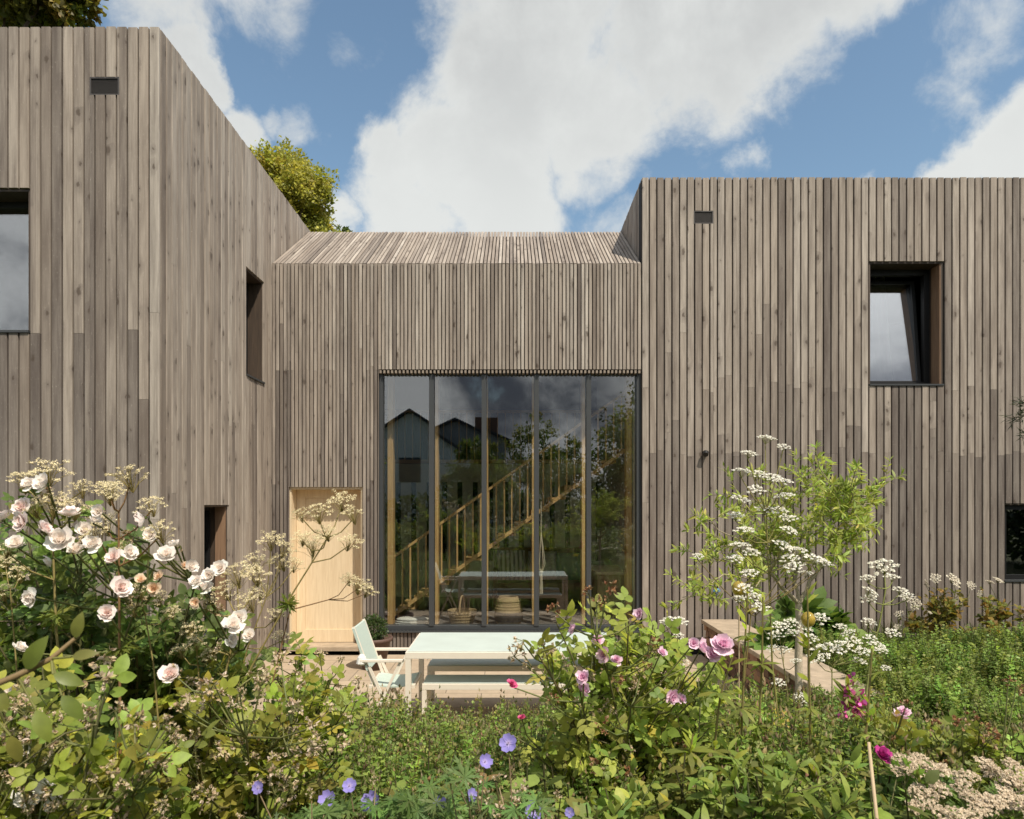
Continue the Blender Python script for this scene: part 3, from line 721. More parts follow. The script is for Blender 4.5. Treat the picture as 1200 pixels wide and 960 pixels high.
def chair():
    t = empty('garden_chair', (-1.05, 5.92, 0), 'folding garden chair with aqua canvas at the head of the table', 'chair')
    ya, yb = 5.68, 6.14
    for y in (ya, yb):
        m = MB(); m.bar((-1.26, y, .655), (-.90, y, .655), .04, .022); m.build('armrest', M['frame_cream'], t, bevel=.003)
    for y in (ya+.012, yb-.012):
        m = MB(); m.bar((-1.24, y, .0), (-.93, y, .644), .022, .022); m.build('leg', M['frame_cream'], t)
        m = MB(); m.bar((-.92, y+.001, .0), (-1.19, y+.001, .60), .022, .022); m.build('leg', M['frame_cream'], t)
    for y in (ya+.03, yb-.03):
        m = MB(); m.bar((-1.15, y, .43), (-1.33, y, .93), .022, .022); m.build('back_post', M['frame_cream'], t)
    m = MB(); m.quadbox([(-1.195, ya+.01, .57), (-1.195, yb-.01, .57), (-1.215, yb-.01, .57), (-1.215, ya+.01, .57), (-1.315, ya+.01, .92), (-1.315, yb-.01, .92), (-1.335, yb-.01, .92), (-1.335, ya+.01, .92)]); m.build('backrest', M['canvas'], t)
    m = MB(); n = 8; top = []
    prof = [(-1.17+.34*i/n, .455-.02*math.sin(PI*i/n)) for i in range(n+1)]
    a = m.ring([(x, ya+.03, z) for x, z in prof]); b_ = m.ring([(x, yb-.03, z) for x, z in prof]); c_ = m.ring([(x, ya+.03, z-.012) for x, z in prof]); d_ = m.ring([(x, yb-.03, z-.012) for x, z in prof])
    for i in range(n): m.f += [(a[i], a[i+1], b_[i+1], b_[i]), (c_[i], d_[i], d_[i+1], c_[i+1]), (a[i], c_[i], c_[i+1], a[i+1]), (b_[i], b_[i+1], d_[i+1], d_[i])]
    m.build('seat', M['canvas'], t)
    for xr in (-1.19, -.835):
        m = MB(); m.box(xr, xr+.025, ya, yb, .425, .45); m.build('seat_rail', M['frame_cream'], t)
    m = MB(); m.lathe([(.012, -.05), (.045, -.03), (.035, .02), (.012, .05)], (-1.255, 5.70, .66), 9); m.build('tied_ribbon', M['white'], t)
chair()
def planter():
    c = P(438, 785, 8.15); x, y = c.x, c.y
    t = empty('planter_pot', (x, y, 0), 'brown tapered planter pot standing by the glazing', 'planter')
    m = MB(); m.lathe([(.13, .0), (.20, .33), (.225, .335), (.225, .375), (.205, .375), (.19, .33), (.02, .325)], (x, y, 0), 30); m.build('pot', M['pot'], t, True)
    m = MB(); m.lathe([(.188, .325), (.10, .335), (.01, .338)], (x, y, 0), 20, False); m.build('soil', M['soil'], t)
    return x, y
PX, PY = planter()
# low stone retaining wall running out from the house
def stone_wall():
    x0, x1, y0, y1, h = 2.46, 2.86, 5.25, 8.74, .435
    t = empty('garden_wall', ((x0+x1)/2, (y0+y1)/2, 0), 'low dry stone retaining wall with a flat sandstone coping', 'wall')
    m = MB(); m.box(x0+.05, x1, y0+.05, y1-.02, -.1, h-.002, (.3, .25, .2))
    z = .0
    while z < h-.03:
        hh = min(random.uniform(.045, .085), h-.001-z)
        y = y0
        while y < y1:
            w = min(random.uniform(.10, .34), y1-y); d = random.uniform(.0, .045)
            c_ = random.uniform(.45, 1.7); col = (c_, c_*random.uniform(.85, .98), c_*random.uniform(.75, .95))
            j = [random.uniform(-.006, .006) for _ in range(8)]
            m.quadbox([(x0+d+j[0], y+.005, z+.004), (x0+.12, y+.005, z+.004), (x0+.12, y+w-.005, z+.004), (x0+d+j[1], y+w-.005, z+.004),
                       (x0+d+j[2], y+.005, z+hh-.004+j[3]), (x0+.12, y+.005, z+hh-.004), (x0+.12, y+w-.005, z+hh-.004), (x0+d+j[4], y+w-.005, z+hh-.004+j[5])], col)
            y += w
        z += hh
    m.build('stonework', M['stones'], t)
    m = MB(); y = y0-.03
    while y < y1:
        w = min(random.uniform(.55, .8), y1+.02-y); m.box(x0-.035, x1+.03, y+.003, y+w-.003, h, h+.05); y += w
    m.build('coping', M['cap_stone'], t, bevel=.008)
stone_wall()
m = MB(); m.box(-3.1, 2.47, 5.25, FY-.0, -.08, .0); tag(m.build('terrace', M['paving']), kind='structure')
m = MB()
for k in range(0): pass
# ground, one sheet to the horizon
def ground():
    xs = np.unique(np.r_[-400, -150, -60, -30, np.arange(-16, 16.01, .25), 2.86, 30, 60, 150, 400]); ys = np.unique(np.r_[-400, -150, -60, np.arange(-30, 0, 2), np.arange(0, 13, .25), 5.2, 20, 40, 90, 200, 500])
    v = [(x, y, gz(x, y)+(.015*math.sin(x*3.1)*math.sin(y*2.7) if -10 < x < 10 and y < 5.2 else 0)-(.0 if y < 13 or 1 else 0)) for y in ys for x in xs]
    n = len(xs); f = [(j*n+i, j*n+i+1, (j+1)*n+i+1, (j+1)*n+i) for j in range(len(ys)-1) for i in range(n-1)]
    me = bpy.data.meshes.new('ground'); me.from_pydata(v, [], f); me.polygons.foreach_set('use_smooth', [True]*len(f)); me.materials.append(M['ground'])
    tag(put('ground', me), kind='structure')
ground()
# =================================================================== vegetation toolkit (numpy)
def nrm(a): return a/np.maximum(np.linalg.norm(a, axis=-1, keepdims=True), 1e-9)
class Buf:
    """triangles with one colour per vertex"""
    def __init__(s): s.V = []; s.F = []; s.C = []; s.n = 0
    def add(s, v, f, c):
        s.V.append(np.asarray(v, np.float32).reshape(-1, 3)); s.F.append(np.asarray(f, np.int64).reshape(-1, 3)+s.n); s.C.append(np.asarray(c, np.float32).reshape(-1, 3)); s.n += len(s.V[-1])
    def emit(s, tpl, Mx, Lc, S, cols):
        """tpl = (verts, tris, class of each vert); cols = one (N,3) array per class"""
        v, f, cl = tpl; n = len(Lc)
        if n == 0: return
        V = np.einsum('nij,vj->nvi', Mx, v)*np.asarray(S).reshape(-1, 1, 1)+np.asarray(Lc)[:, None, :]
        C = np.zeros((n, len(v), 3), np.float32)
        for k, c in enumerate(cols): C[:, cl == k, :] = np.broadcast_to(np.asarray(c), (n, 3))[:, None, :]
        F = (f[None]+(np.arange(n)*len(v))[:, None, None])
        s.add(V, F, C)
    def tube(s, pts, radii, col, n=5):
        pts = np.asarray([tuple(p) for p in pts], float); m = len(pts); r = np.broadcast_to(np.asarray(radii, float), (m,))
        t = nrm(np.gradient(pts, axis=0)); ref = np.array([.31, .95, .05]); x = nrm(np.cross(t, ref)); y = np.cross(t, x)
        a = np.arange(n)*2*PI/n
        V = pts[:, None]+r[:, None, None]*(np.cos(a)[None, :, None]*x[:, None]+np.sin(a)[None, :, None]*y[:, None])
        F = []
        for i in range(m-1):
            for k in range(n):
                p, q, u, w = i*n+k, i*n+(k+1) % n, (i+1)*n+(k+1) % n, (i+1)*n+k; F += [(p, q, u), (p, u, w)]
        s.add(V, F, np.broadcast_to(np.asarray(col), (m*n, 3)))
    def mesh(s, name, mat, org=(0, 0, 0), smooth=False):
        V = np.concatenate(s.V)-np.asarray(tuple(org), np.float32); F = np.concatenate(s.F); C = np.concatenate(s.C)
        me = bpy.data.meshes.new(name); me.vertices.add(len(V)); me.vertices.foreach_set('co', V.ravel())
        me.loops.add(F.size); me.loops.foreach_set('vertex_index', F.ravel().astype(np.int32)); me.polygons.add(len(F))
        me.polygons.foreach_set('loop_start', np.arange(len(F), dtype=np.int32)*3); me.polygons.foreach_set('loop_total', np.full(len(F), 3, np.int32))
        if smooth: me.polygons.foreach_set('use_smooth', np.ones(len(F), bool))
        a = me.color_attributes.new('Col', 'FLOAT_COLOR', 'POINT'); a.data.foreach_set('color', np.c_[C, np.ones(len(C), np.float32)].astype(np.float32).ravel())
        me.materials.append(mat); me.update(); me.validate(); return me
    def build(s, name, mat, parent=None, smooth=False, org=None):
        if s.n == 0: return None
        if parent is not None: return put(name, s.mesh(name, mat, world_loc(parent), smooth), parent)
        return put(name, s.mesh(name, mat, org or (0, 0, 0), smooth), None, org or (0, 0, 0))
def frames(d, up, roll=None):
    """rotation whose local y runs along d and whose local z leans to up"""
    y = nrm(np.asarray(d, float)); z = np.asarray(up, float); z = nrm(z-y*(y*z).sum(-1, keepdims=True)); x = np.cross(y, z)
    return np.stack([x, y, z], -1)
def jit(col, n, s=.15, alt=None, k=0.0):
    """n colours scattered round col, a share k of the way to alt"""
    c = np.tile(np.asarray(col, float), (n, 1))
    if alt is not None:
        w = (RNG.random((n, 1))**2.2)*k*2.2; w = np.clip(w, 0, 1); c = c*(1-w)+np.asarray(alt)*w
    return np.clip(c*np.exp(RNG.normal(0, s, (n, 1)))*np.exp(RNG.normal(0, s*.35, (n, 3))), .002, .95)
def leaf_tpl(w=.32, n=4, fold=.18, curl=.25, peak=.9):
    v = []; f = []
    v.append((0, 0, 0))
    for i in range(1, n):
        t = i/n; h = w*math.sin(PI*t**peak)**.8; z = -curl*t*t
        v += [(-h, t, z+fold*h), (0, t+.02, z), (h, t, z+fold*h)]
    v.append((0, 1, -curl)); e = len(v)-1
    f += [(0, 2, 1), (0, 3, 2)]
    for i in range(n-2):
        a = 1+3*i; b = a+3; f += [(a, a+1, b+1), (a, b+1, b), (a+1, a+2, b+2), (a+1, b+2, b+1)]
    a = 1+3*(n-2); f += [(a, a+1, e), (a+1, a+2, e)]
    v = np.array(v, float); return v, np.array(f), np.zeros(len(v), int)
def xform(tpl, loc, ang, s, tilt=0.0, cl=0):
    v, f, c = tpl; ca, sa = math.cos(ang), math.sin(ang); ct, st = math.cos(tilt), math.sin(tilt)
    v = v@np.array([[1, 0, 0], [0, ct, -st], [0, st, ct]]).T
    v = v@np.array([[ca, -sa, 0], [sa, ca, 0], [0, 0, 1]]).T*s+np.asarray(loc); return v, f, np.full(len(v), cl)
def join(parts):
    V = []; F = []; C = []; n = 0
    for v, f, c in parts: V.append(v); F.append(f+n); C.append(c); n += len(v)
    return np.concatenate(V), np.concatenate(F), np.concatenate(C)
def strip(p, q, w, cl=1):
    p = np.array(p, float); q = np.array(q, float); d = nrm(q-p); x = np.cross(d, [0.1, .2, .97]); x = x/np.linalg.norm(x)*w/2; z = np.cross(x, d)
    v = np.array([p-x, p+x, p+z, q-x, q+x, q+z]); f = np.array([(0, 1, 4), (0, 4, 3), (1, 2, 5), (1, 5, 4), (2, 0, 3), (2, 3, 5)]); return v, f, np.full(6, cl)
GAIN = 1.95
T_LEAF = leaf_tpl(.30, 4); T_LEAFLO = leaf_tpl(.30, 2, .2, .15); T_NARROW = leaf_tpl(.13, 3, .1, .2); T_ROUND = leaf_tpl(.42, 5, .12, .2)
def rose_tpl(k=2):
    p = [xform(leaf_tpl(.31, 5, .2, .25), (0, .62, -.03), 0, .42)]
    for i in range(k):
        y = .56-.27*i
        for s_ in (-1, 1): p.append(xform(leaf_tpl(.32, 4, .2, .22), (0, y, -.02), s_*1.15, .36-.05*i))
    p.append(strip((0, 0, 0), (0, .63, -.03), .02)); return join(p)
T_ROSE = rose_tpl(2); T_ROSE3 = rose_tpl(1)
def palm_tpl(n=7, spread=2.3, w=.12, cut=True):
    p = []
    for i in range(n):
        a = (i/(n-1)-.5)*2*spread; l = 1-.35*abs(i/(n-1)-.5)*2; p.append(xform(leaf_tpl(w, 3, .15, .2), (0, .0, 0), a, l))
        if cut:
            for s_ in (-1, 1):
                d = np.array([-math.sin(a), math.cos(a), -.06])*l*.55; p.append(xform(leaf_tpl(w, 2, .1, .2), d, a+s_*.6, l*.36))
    return join(p)
T_PALM = palm_tpl(7, 2.2, .10); T_WHORL = palm_tpl(9, PI*.9, .085, False); T_LOBED = palm_tpl(5, 1.9, .27, False)
def petal(w, cup, n=3):
    """a petal, cupped about its length"""
    v = []; m = 4
    for i in range(n+1):
        t = i/n; h = w*(.28+.72*math.sin(PI*.5*min(1, t*1.25)))*(1-.35*max(0, t-.7)/.3)
        for j in range(m+1):
            u = j/m*2-1; v.append((u*h, t, cup*t*t+.28*h*u*u+.03*math.sin(u*7+t*5)*t))
    f = []
    for i in range(n):
        for j in range(m):
            a = i*(m+1)+j; f += [(a, a+1, a+m+2), (a, a+m+2, a+m+1)]
    v = np.array(v); return v, np.array(f), np.zeros(len(v), int)
def rose_mesh(name, outer, inner, rings=4, ruffle=.25, seed=0):
    r = random.Random(seed); b = Buf(); np_ = 6
    for k in range(rings):
        q = k/max(1, rings-1); n = np_ if k < 2 else 5
        for i in range(n):
            a = 2*PI*i/n+k*.5+r.uniform(-.2, .2); el = .15+1.15*q+r.uniform(-ruffle, ruffle)*.6; l = (1-.48*q)*r.uniform(.85, 1.1)
            t = petal(.52*r.uniform(.85, 1.1), .30*(1-q)+r.uniform(-.1, .2)*1)
            v, f, c = xform(t, (0, 0, 0), 0, l); ce, se = math.cos(el), math.sin(el)
            v = v@np.array([[1, 0, 0], [0, ce, -se], [0, se, ce]]).T; ca, sa = math.cos(a), math.sin(a); v = v@np.array([[ca, -sa, 0], [sa, ca, 0], [0, 0, 1]]).T+np.array([0, 0, .06+.10*q])
            col = np.asarray(outer)*(1-q)+np.asarray(inner)*q; sh = r.uniform(.9, 1.08); b.add(v, f, np.tile(np.clip(col*sh, 0, .95), (len(v), 1)))
    n = 10   # calyx
    b.add(np.array([(0, 0, -.28)]+[(.20*math.cos(2*PI*i/n), .20*math.sin(2*PI*i/n), -.02) for i in range(n)]), [(0, 1+(i+1) % n, 1+i) for i in range(n)], np.tile((.10, .13, .04), (n+1, 1)))
    return b.mesh(name, M['petal'], (0, 0, 0), True)
def flat_flower_mesh(name, col, eye, n=5, cup=.25, w=.5):
    b = Buf()
    for i in range(n):
        a = 2*PI*i/n; v, f, c = petal(w, cup, 4); ca, sa = math.cos(a), math.sin(a); v = v@np.array([[ca, -sa, 0], [sa, ca, 0], [0, 0, 1]]).T
        k = np.clip(np.linalg.norm(v[:, :2], axis=1)[:, None]*2.2, 0, 1); b.add(v, f, np.asarray(eye)*(1-k)+np.asarray(col)*k)
    for i in range(8):
        a = i*.8; b.tube([(0, 0, 0), (.10*math.cos(a), .10*math.sin(a), .25)], [.02, .03], eye, 4)
    return b.mesh(name, M['petal'], (0, 0, 0), True)
def spent_mesh(name, cols, seed):
    """a withered truss: bracts and browned petals hanging on short stalks"""
    r = np.random.default_rng(seed); b = Buf()
    for i in range(9):
        d = nrm(r.normal(0, 1, 3)+[0, 0, 1.1]); p = d*r.uniform(.5, 1.0); b.tube([(0, 0, -.3), p*.6+[0, 0, -.05], p], [.035, .03, .03], (.20, .20, .07), 4)
        n = 6; dd = nrm(d+r.normal(0, .7, (n, 3))); b.emit(leaf_tpl(.26, 3, .4, r.uniform(-.5, .6)), frames(dd, r.normal(0, 1, (n, 3))), np.tile(p, (n, 1)), r.uniform(.25, .55, n), [np.array(cols)[r.integers(0, len(cols), n)]])
    return b.mesh(name, M['petal'], (0, 0, 0))
def umbel_mesh(name, col, stalk, rays=12, dome=.35, fl=16, size=.085, seed=0, loose=.0):
    """a compound umbel: rays fan from the stem top, each ending in a cushion of tiny flowers"""
    r = np.random.default_rng(seed); b = Buf(); tp = join([xform(leaf_tpl(.38, 2, .3, -.1), (0, 0, 0), k*2*PI/5, 1) for k in range(5)])
    for i in range(rays):
        a = i*2.39996; q = math.sqrt((i+.5)/rays)*(1+r.uniform(-.12, .12)); p = np.array([q*math.cos(a), q*math.sin(a), dome*(1-q*q)+r.uniform(-.05, .05)-loose*r.random()])
        b.tube([(0, 0, -.62-loose), p*[.55, .55, 1]-[0, 0, .22], p-[0, 0, .04]], [.016, .013, .011], stalk, 4)
        n = fl; o = r.normal(0, 1, (n, 3)); o = nrm(o)*r.uniform(.3, 1, (n, 1))*.21; o[:, 2] = o[:, 2]*.42
        up = nrm(o*3+[0, 0, .8]+r.normal(0, .35, (n, 3))); tg = np.cross(up, r.normal(0, 1, (n, 3)))
        c = np.clip(np.asarray(col)*np.exp(r.normal(0, .16, (n, 1))), 0, .95); b.emit(tp, frames(tg, up), p+o, r.uniform(.7, 1.2, n)*size, [c])
    return b.mesh(name, M['petal'], (0, 0, 0))
def in_poly(poly, n, r=RNG):
    poly = np.array(poly, float); lo, hi = poly.min(0), poly.max(0); out = []
    while len(out) < n:
        p = r.uniform(lo, hi); c = False; j = len(poly)-1
        for i in range(len(poly)):
            if (poly[i, 1] > p[1]) != (poly[j, 1] > p[1]) and p[0] < (poly[j, 0]-poly[i, 0])*(p[1]-poly[i, 1])/(poly[j, 1]-poly[i, 1])+poly[i, 0]: c = not c
            j = i
        if c: out.append(p)
    return np.array(out)
def tips_in(poly, n, Y0, Y1):
    p = in_poly(poly, n); return np.array([W(a, b, RNG.uniform(Y0, Y1)) for a, b in p])
def cane(base, tip, bend=.25, n=7):
    base = np.asarray(base, float); tip = np.asarray(tip, float); h = tip-base; mid = base+h*[.35, .35, .62]+RNG.normal(0, .04*np.linalg.norm(h), 3)
    t = np.linspace(0, 1, n)[:, None]; return (1-t)**2*base+2*t*(1-t)*mid+t*t*tip
def at_line(pts, t):
    x = np.clip(t, 0, 1)*(len(pts)-1); i = np.minimum(x.astype(int), len(pts)-2); f = (x-i)[:, None]; return pts[i]*(1-f)+pts[i+1]*f, nrm(pts[i+1]-pts[i])
def leaves_along(buf, pts, n, tpl, size, cols, t0=.25, out=.9, up=.45, spread=0.0, upn=.9):
    t = t0+(1-t0)*RNG.random(n)**.8; p, d = at_line(pts, t); side = np.cross(d, RNG.normal(0, 1, (n, 3))); side = nrm(side)
    dd = nrm(side*out+d*.45+np.array([0, 0, up])+RNG.normal(0, .25, (n, 3))); un = RNG.normal(0, .45, (n, 3))+np.array([.1, -.35, upn])
    if spread: p = p+side*spread*RNG.random((n, 1))
    buf.emit(tpl, frames(dd, un), p, size*RNG.uniform(.6, 1.2, n), cols(n))
def face_rot(d, spin=0):
    return Vector(d).to_track_quat('Z', 'Y').to_euler() if not spin else (Vector(d).to_track_quat('Z', 'Y').to_matrix() @ Matrix.Rotation(spin, 3, 'Z')).to_euler()
VIEWSUN = np.array([.2, -.75, .75])
def shrub(name, label, cat, base, tips, tpl, lpc, size, cols, stem=(.13, .12, .05), t0=.25, flowers=(), group=None, r0=.007, gloss=False, twigs=2, up=.35, thorn=0):
    """canes rise from the base to the tips, twigs branch off, compound leaves stand along both; flowers = (mesh name, mesh, px, py, Y, radius)"""
    root = empty(name, tuple(base), label, cat, group); st = Buf(); fo = Buf(); ends = []
    for tp in tips:
        b0 = np.asarray(base)+RNG.normal(0, .05, 3)*[1, 1, 0]; c = cane(b0, tp); ends.append(c); st.tube(c, np.linspace(r0, r0*.35, len(c)), jit(stem, 1)[0])
        leaves_along(fo, c, lpc, tpl, size, cols, t0, up=up)
        for _ in range(twigs):
            p, d = at_line(c, np.array([RNG.uniform(.45, .95)])); q = p[0]+nrm(RNG.normal(0, 1, 3)+d[0]*.7+[0, 0, .4])*RNG.uniform(.10, .24)
            tw = np.array([p[0], (p[0]+q)/2+RNG.normal(0, .012, 3), q]); st.tube(tw, [r0*.4, r0*.32, r0*.22], jit(stem, 1)[0]); leaves_along(fo, tw, max(3, lpc//3), tpl, size*.9, cols, .1, up=up)
    allp = np.concatenate(ends) if ends else np.array([base])
    for nm, me, px, py, Y, r in flowers:
        p = np.array(W(px, py, Y)); low = allp[(allp[:, 2] < p[2]-.05)]; low = low if len(low) else allp; q = low[np.argmin(np.linalg.norm(low-p, axis=1))]
        d = nrm(VIEWSUN+RNG.normal(0, .38, 3)); st.tube([q, (q+p)/2-[0, 0, .02], p-d*r*.25], [r0*.42, r0*.36, r0*.32], jit((.16, .17, .06), 1)[0])
        put(nm, me, root, Vector(p)-root.location, face_rot(nrm(d+RNG.normal(0, .3, 3)), RNG.uniform(0, 6)), r*RNG.uniform(.72, 1.05))
    st.build('stem', M['stem'], root, True); fo.build('foliage', M['leaf_gloss' if gloss else 'leaf'], root)
    return root
def warmer(c): return None if c is None else (c[0]*GAIN*1.13, c[1]*GAIN*1.05, c[2]*GAIN*.66)
def C2(a, b=None, k=.0, s=.2, st=(.13, .15, .05)):
    a, b = warmer(a), warmer(b)
    return lambda n: [jit(a, n, s, b, k), jit(st, n, .1)]
# ------------------------------------------------------------------ flower meshes shared by the plants
G = lambda r, g, b: srgb(r, g, b)
MR = {}
for i in range(3):
    MR['white', i] = rose_mesh('white_rose', (.94, .885, .84), (.93, .83, .75), 4, .4, i)
    MR['blush', i] = rose_mesh('blush_rose', (.94, .85, .82), (.92, .74, .69), 4, .35, 10+i)
    MR['peach', i] = rose_mesh('peach_rose', (.88, .74, .58), (.86, .62, .42), 4, .35, 20+i)
    MR['pink', i] = rose_mesh('pink_rose', (.89, .67, .78), (.84, .50, .67), 5, .45, 30+i)
    MR['hot', i] = rose_mesh('hot_pink_rose', (.72, .14, .30), (.60, .08, .22), 4, .3, 40+i)
    MR['mauve', i] = rose_mesh('mauve_rose', (.55, .06, .30), (.45, .04, .24), 4, .4, 50+i)
    MR['brown', i] = spent_mesh('withered_truss', [(.30, .15, .07), (.42, .25, .13), (.22, .09, .05), (.50, .36, .22)], 60+i)
    MR['tan', i] = spent_mesh('spent_truss', [(.60, .50, .34), (.52, .38, .24), (.44, .40, .17), (.66, .53, .44)], 70+i)
    MR['umb', i] = umbel_mesh('white_umbel', (.92, .88, .77), (.26, .27, .10), 15, .3, 20, .075, 80+i)
    MR['cream', i] = umbel_mesh('cream_umbel', (.76, .66, .42), (.36, .29, .11), 24, .5, 22, .042, 90+i, .55)
    MR['tight', i] = umbel_mesh('domed_head', (.64, .53, .39), (.24, .2, .1), 15, .34, 10, .15, 100+i)
    MR['visc', i] = umbel_mesh('flat_flower_head', (.76, .70, .58), (.22, .2, .1), 18, .22, 22, .085, 110+i)
MR['geran', 0] = flat_flower_mesh('blue_geranium', (.30, .26, .64), (.66, .56, .74), 5, .22, .52); MR['geran', 1] = flat_flower_mesh('blue_geranium', (.33, .28, .66), (.64, .55, .72), 5, .6, .5); MR['geran', 2] = MR['geran', 0]
MR['petal', 0] = flat_flower_mesh('single_white_rose', (.85, .82, .76), (.75, .6, .2), 5, .15, .55); MR['petal', 1] = MR['petal', 2] = MR['petal', 0]
def more(poly, n, lo=7, hi=13): return [(a, b, RNG.uniform(lo, hi)) for a, b in in_poly(poly, n)]
def FL(kind, name, lst, Y, jy=.08):
    return [(name, MR[kind, i % 3], px, py, Y+RNG.uniform(-jy, jy), r/800*Y) for i, (px, py, r) in enumerate(lst)]
DARKROSE = C2((.066, .105, .05), (.12, .16, .055), .45, .25); LIME = C2((.115, .15, .045), (.27, .25, .06), .34, .28); MIDROSE = C2((.13, .18, .062), (.22, .25, .08), .55, .22)
GREEN = C2((.085, .13, .04), (.17, .19, .06), .4, .25)
def gp(px, Y): x = (px-600)/800*Y; return (x, Y, gz(x, Y))
# ------------------------------------------------------------------ the climbing pale roses on the left
Y = 2.55
shrub('rose_bush', 'tall dark leaved rose bush covered in white and blush blooms before the left wing', 'rose bush', gp(120, Y),
      np.r_[tips_in([(-40, 595), (30, 575), (110, 592), (190, 645), (250, 690), (290, 760), (280, 860), (-40, 860)], 96, 2.3, 2.9), tips_in([(190, 690), (270, 720), (300, 780), (290, 830), (180, 840)], 26, 2.4, 2.8)],
      T_ROSE, 13, .125, DARKROSE, flowers=
      FL('blush', 'rose_bloom', [(28, 596, 15), (30, 612, 16), (82, 606, 15), (4, 610, 12), (170, 607, 15), (127, 719, 12), (140, 690, 15), (135, 655, 12), (200, 792, 17), (50, 622, 12)], Y-.5)+
      FL('white', 'rose_bloom', [(55, 568, 13), (73, 636, 17), (195, 653, 14), (222, 664, 13), (247, 676, 14), (272, 736, 13), (293, 746, 12), (240, 692, 13), (22, 762, 12), (100, 622, 13), (110, 640, 14), (282, 725, 11), (12, 812, 12), (36, 570, 11), (90, 648, 13), (118, 600, 10), (60, 655, 12), (205, 640, 11), (258, 668, 12), (232, 684, 12), (150, 650, 12), (20, 640, 12), (268, 752, 11), (110, 612, 10), (178, 628, 11), (40, 700, 12)], Y-.5)+
      FL('peach', 'rose_bloom', [(188, 676, 9), (182, 690, 9), (165, 681, 9), (215, 664, 9), (230, 706, 8)], Y-.45)+FL('tan', 'spent_truss', [(95, 640, 16), (155, 630, 13), (60, 580, 14), (210, 640, 10), (160, 700, 13), (250, 715, 13), (262, 760, 12), (120, 770, 14)], Y-.45), r0=.009)
# ------------------------------------------------------------------ low lime-green roses in front of them
shrub('rose_bush', 'low yellow green rose bush gone over, with single white flowers, in the near corner', 'rose bush', gp(60, 1.75),
      tips_in([(-60, 800), (60, 770), (150, 800), (210, 850), (230, 975), (-60, 975)], 52, 1.5, 2.05), T_ROSE, 10, .115, C2((.105, .14, .042), (.25, .24, .06), .36, .25), flowers=
      FL('petal', 'single_rose', [(26, 880, 10), (48, 892, 13), (30, 934, 17), (52, 924, 15), (14, 948, 12), (66, 942, 12)], 1.6)+FL('tan', 'spent_truss', [(55, 862, 20), (20, 860, 18), (75, 925, 20), (130, 920, 18), (30, 835, 17), (110, 830, 16), (120, 795, 16), (90, 960, 16), (140, 950, 16), (10, 900, 17), (180, 900, 15), (160, 845, 15)]+more([(0, 800), (150, 810), (220, 870), (220, 960), (0, 960)], 46), 1.58))
shrub('rose_bush', 'sprawling yellowing shrub with tan spent trusses between the roses and the herbs', 'rose bush', gp(270, 2.35),
      tips_in([(190, 800), (270, 775), (350, 790), (410, 830), (400, 900), (330, 975), (190, 975)], 48, 2.0, 2.7), T_ROSE, 11, .110, LIME, flowers=
      FL('tan', 'spent_truss', [(300, 790, 15), (330, 775, 14), (250, 800, 15), (220, 830, 15), (290, 850, 14), (350, 830, 13), (205, 790, 13), (260, 880, 15), (320, 900, 14), (370, 850, 12), (240, 930, 14), (200, 870, 14), (345, 800, 13), (395, 870, 12)]+more([(200, 800), (330, 790), (410, 830), (400, 900), (330, 960), (200, 960)], 56), 2.05, .2))
shrub('rose_bush', 'leafy mid green rose shoots in front of the terrace chair', 'rose bush', gp(365, 3.0),
      tips_in([(320, 790), (345, 765), (430, 790), (440, 840), (400, 880), (320, 880)], 26, 2.7, 3.2), T_ROSE, 9, .115, MIDROSE, flowers=FL('tan', 'spent_truss', [(375, 770, 9), (350, 778, 9), (400, 775, 8), (330, 800, 9), (420, 800, 8)], 2.9))
# the near cane reaching in past the camera
def near_cane():
    root = empty('rose_cane', (-1.25, .95, gz(-1.25, .95)), 'out of focus cane with large glossy leaves at the near edge', 'rose cane')
    st = Buf(); fo = Buf()
    pts = np.array([(-1.25, .95, .60), (-.95, .96, 1.25), W(-30, 812, .98), W(20, 792, .99), W(60, 772, 1.0), W(92, 745, 1.02)]); st.tube(pts, [.009, .008, .006, .005, .004, .003], (.26, .18, .09))
    q = [(30, 785, .6, .9, .075), (62, 790, .9, -.3, .055), (72, 815, .9, -.9, .060), (42, 832, .5, -.7, .065), (8, 835, -.3, .7, .06), (84, 770, .8, .2, .045), (-5, 800, -.6, .9, .07), (88, 748, .3, .9, .05), (12, 862, .3, -.9, .055)]
    for px, py, dx, dz, l in q:
        p = np.array(W(px, py, .99)); d = nrm(np.array([dx, RNG.uniform(-.4, .2), dz])); n_ = np.argmin(np.linalg.norm(pts-p, axis=1)); st.tube([pts[n_], p], [.002, .0016], (.2, .2, .06))
        fo.emit(leaf_tpl(.23, 6, .15, .3), frames(d[None], np.array([[.3, -.9, .5]])), p[None], [l*.78], [jit((.20, .23, .05), 1, .15)])
    st.build('stem', M['stem'], root, True); fo.build('foliage', M['leaf_gloss'], root)
near_cane()
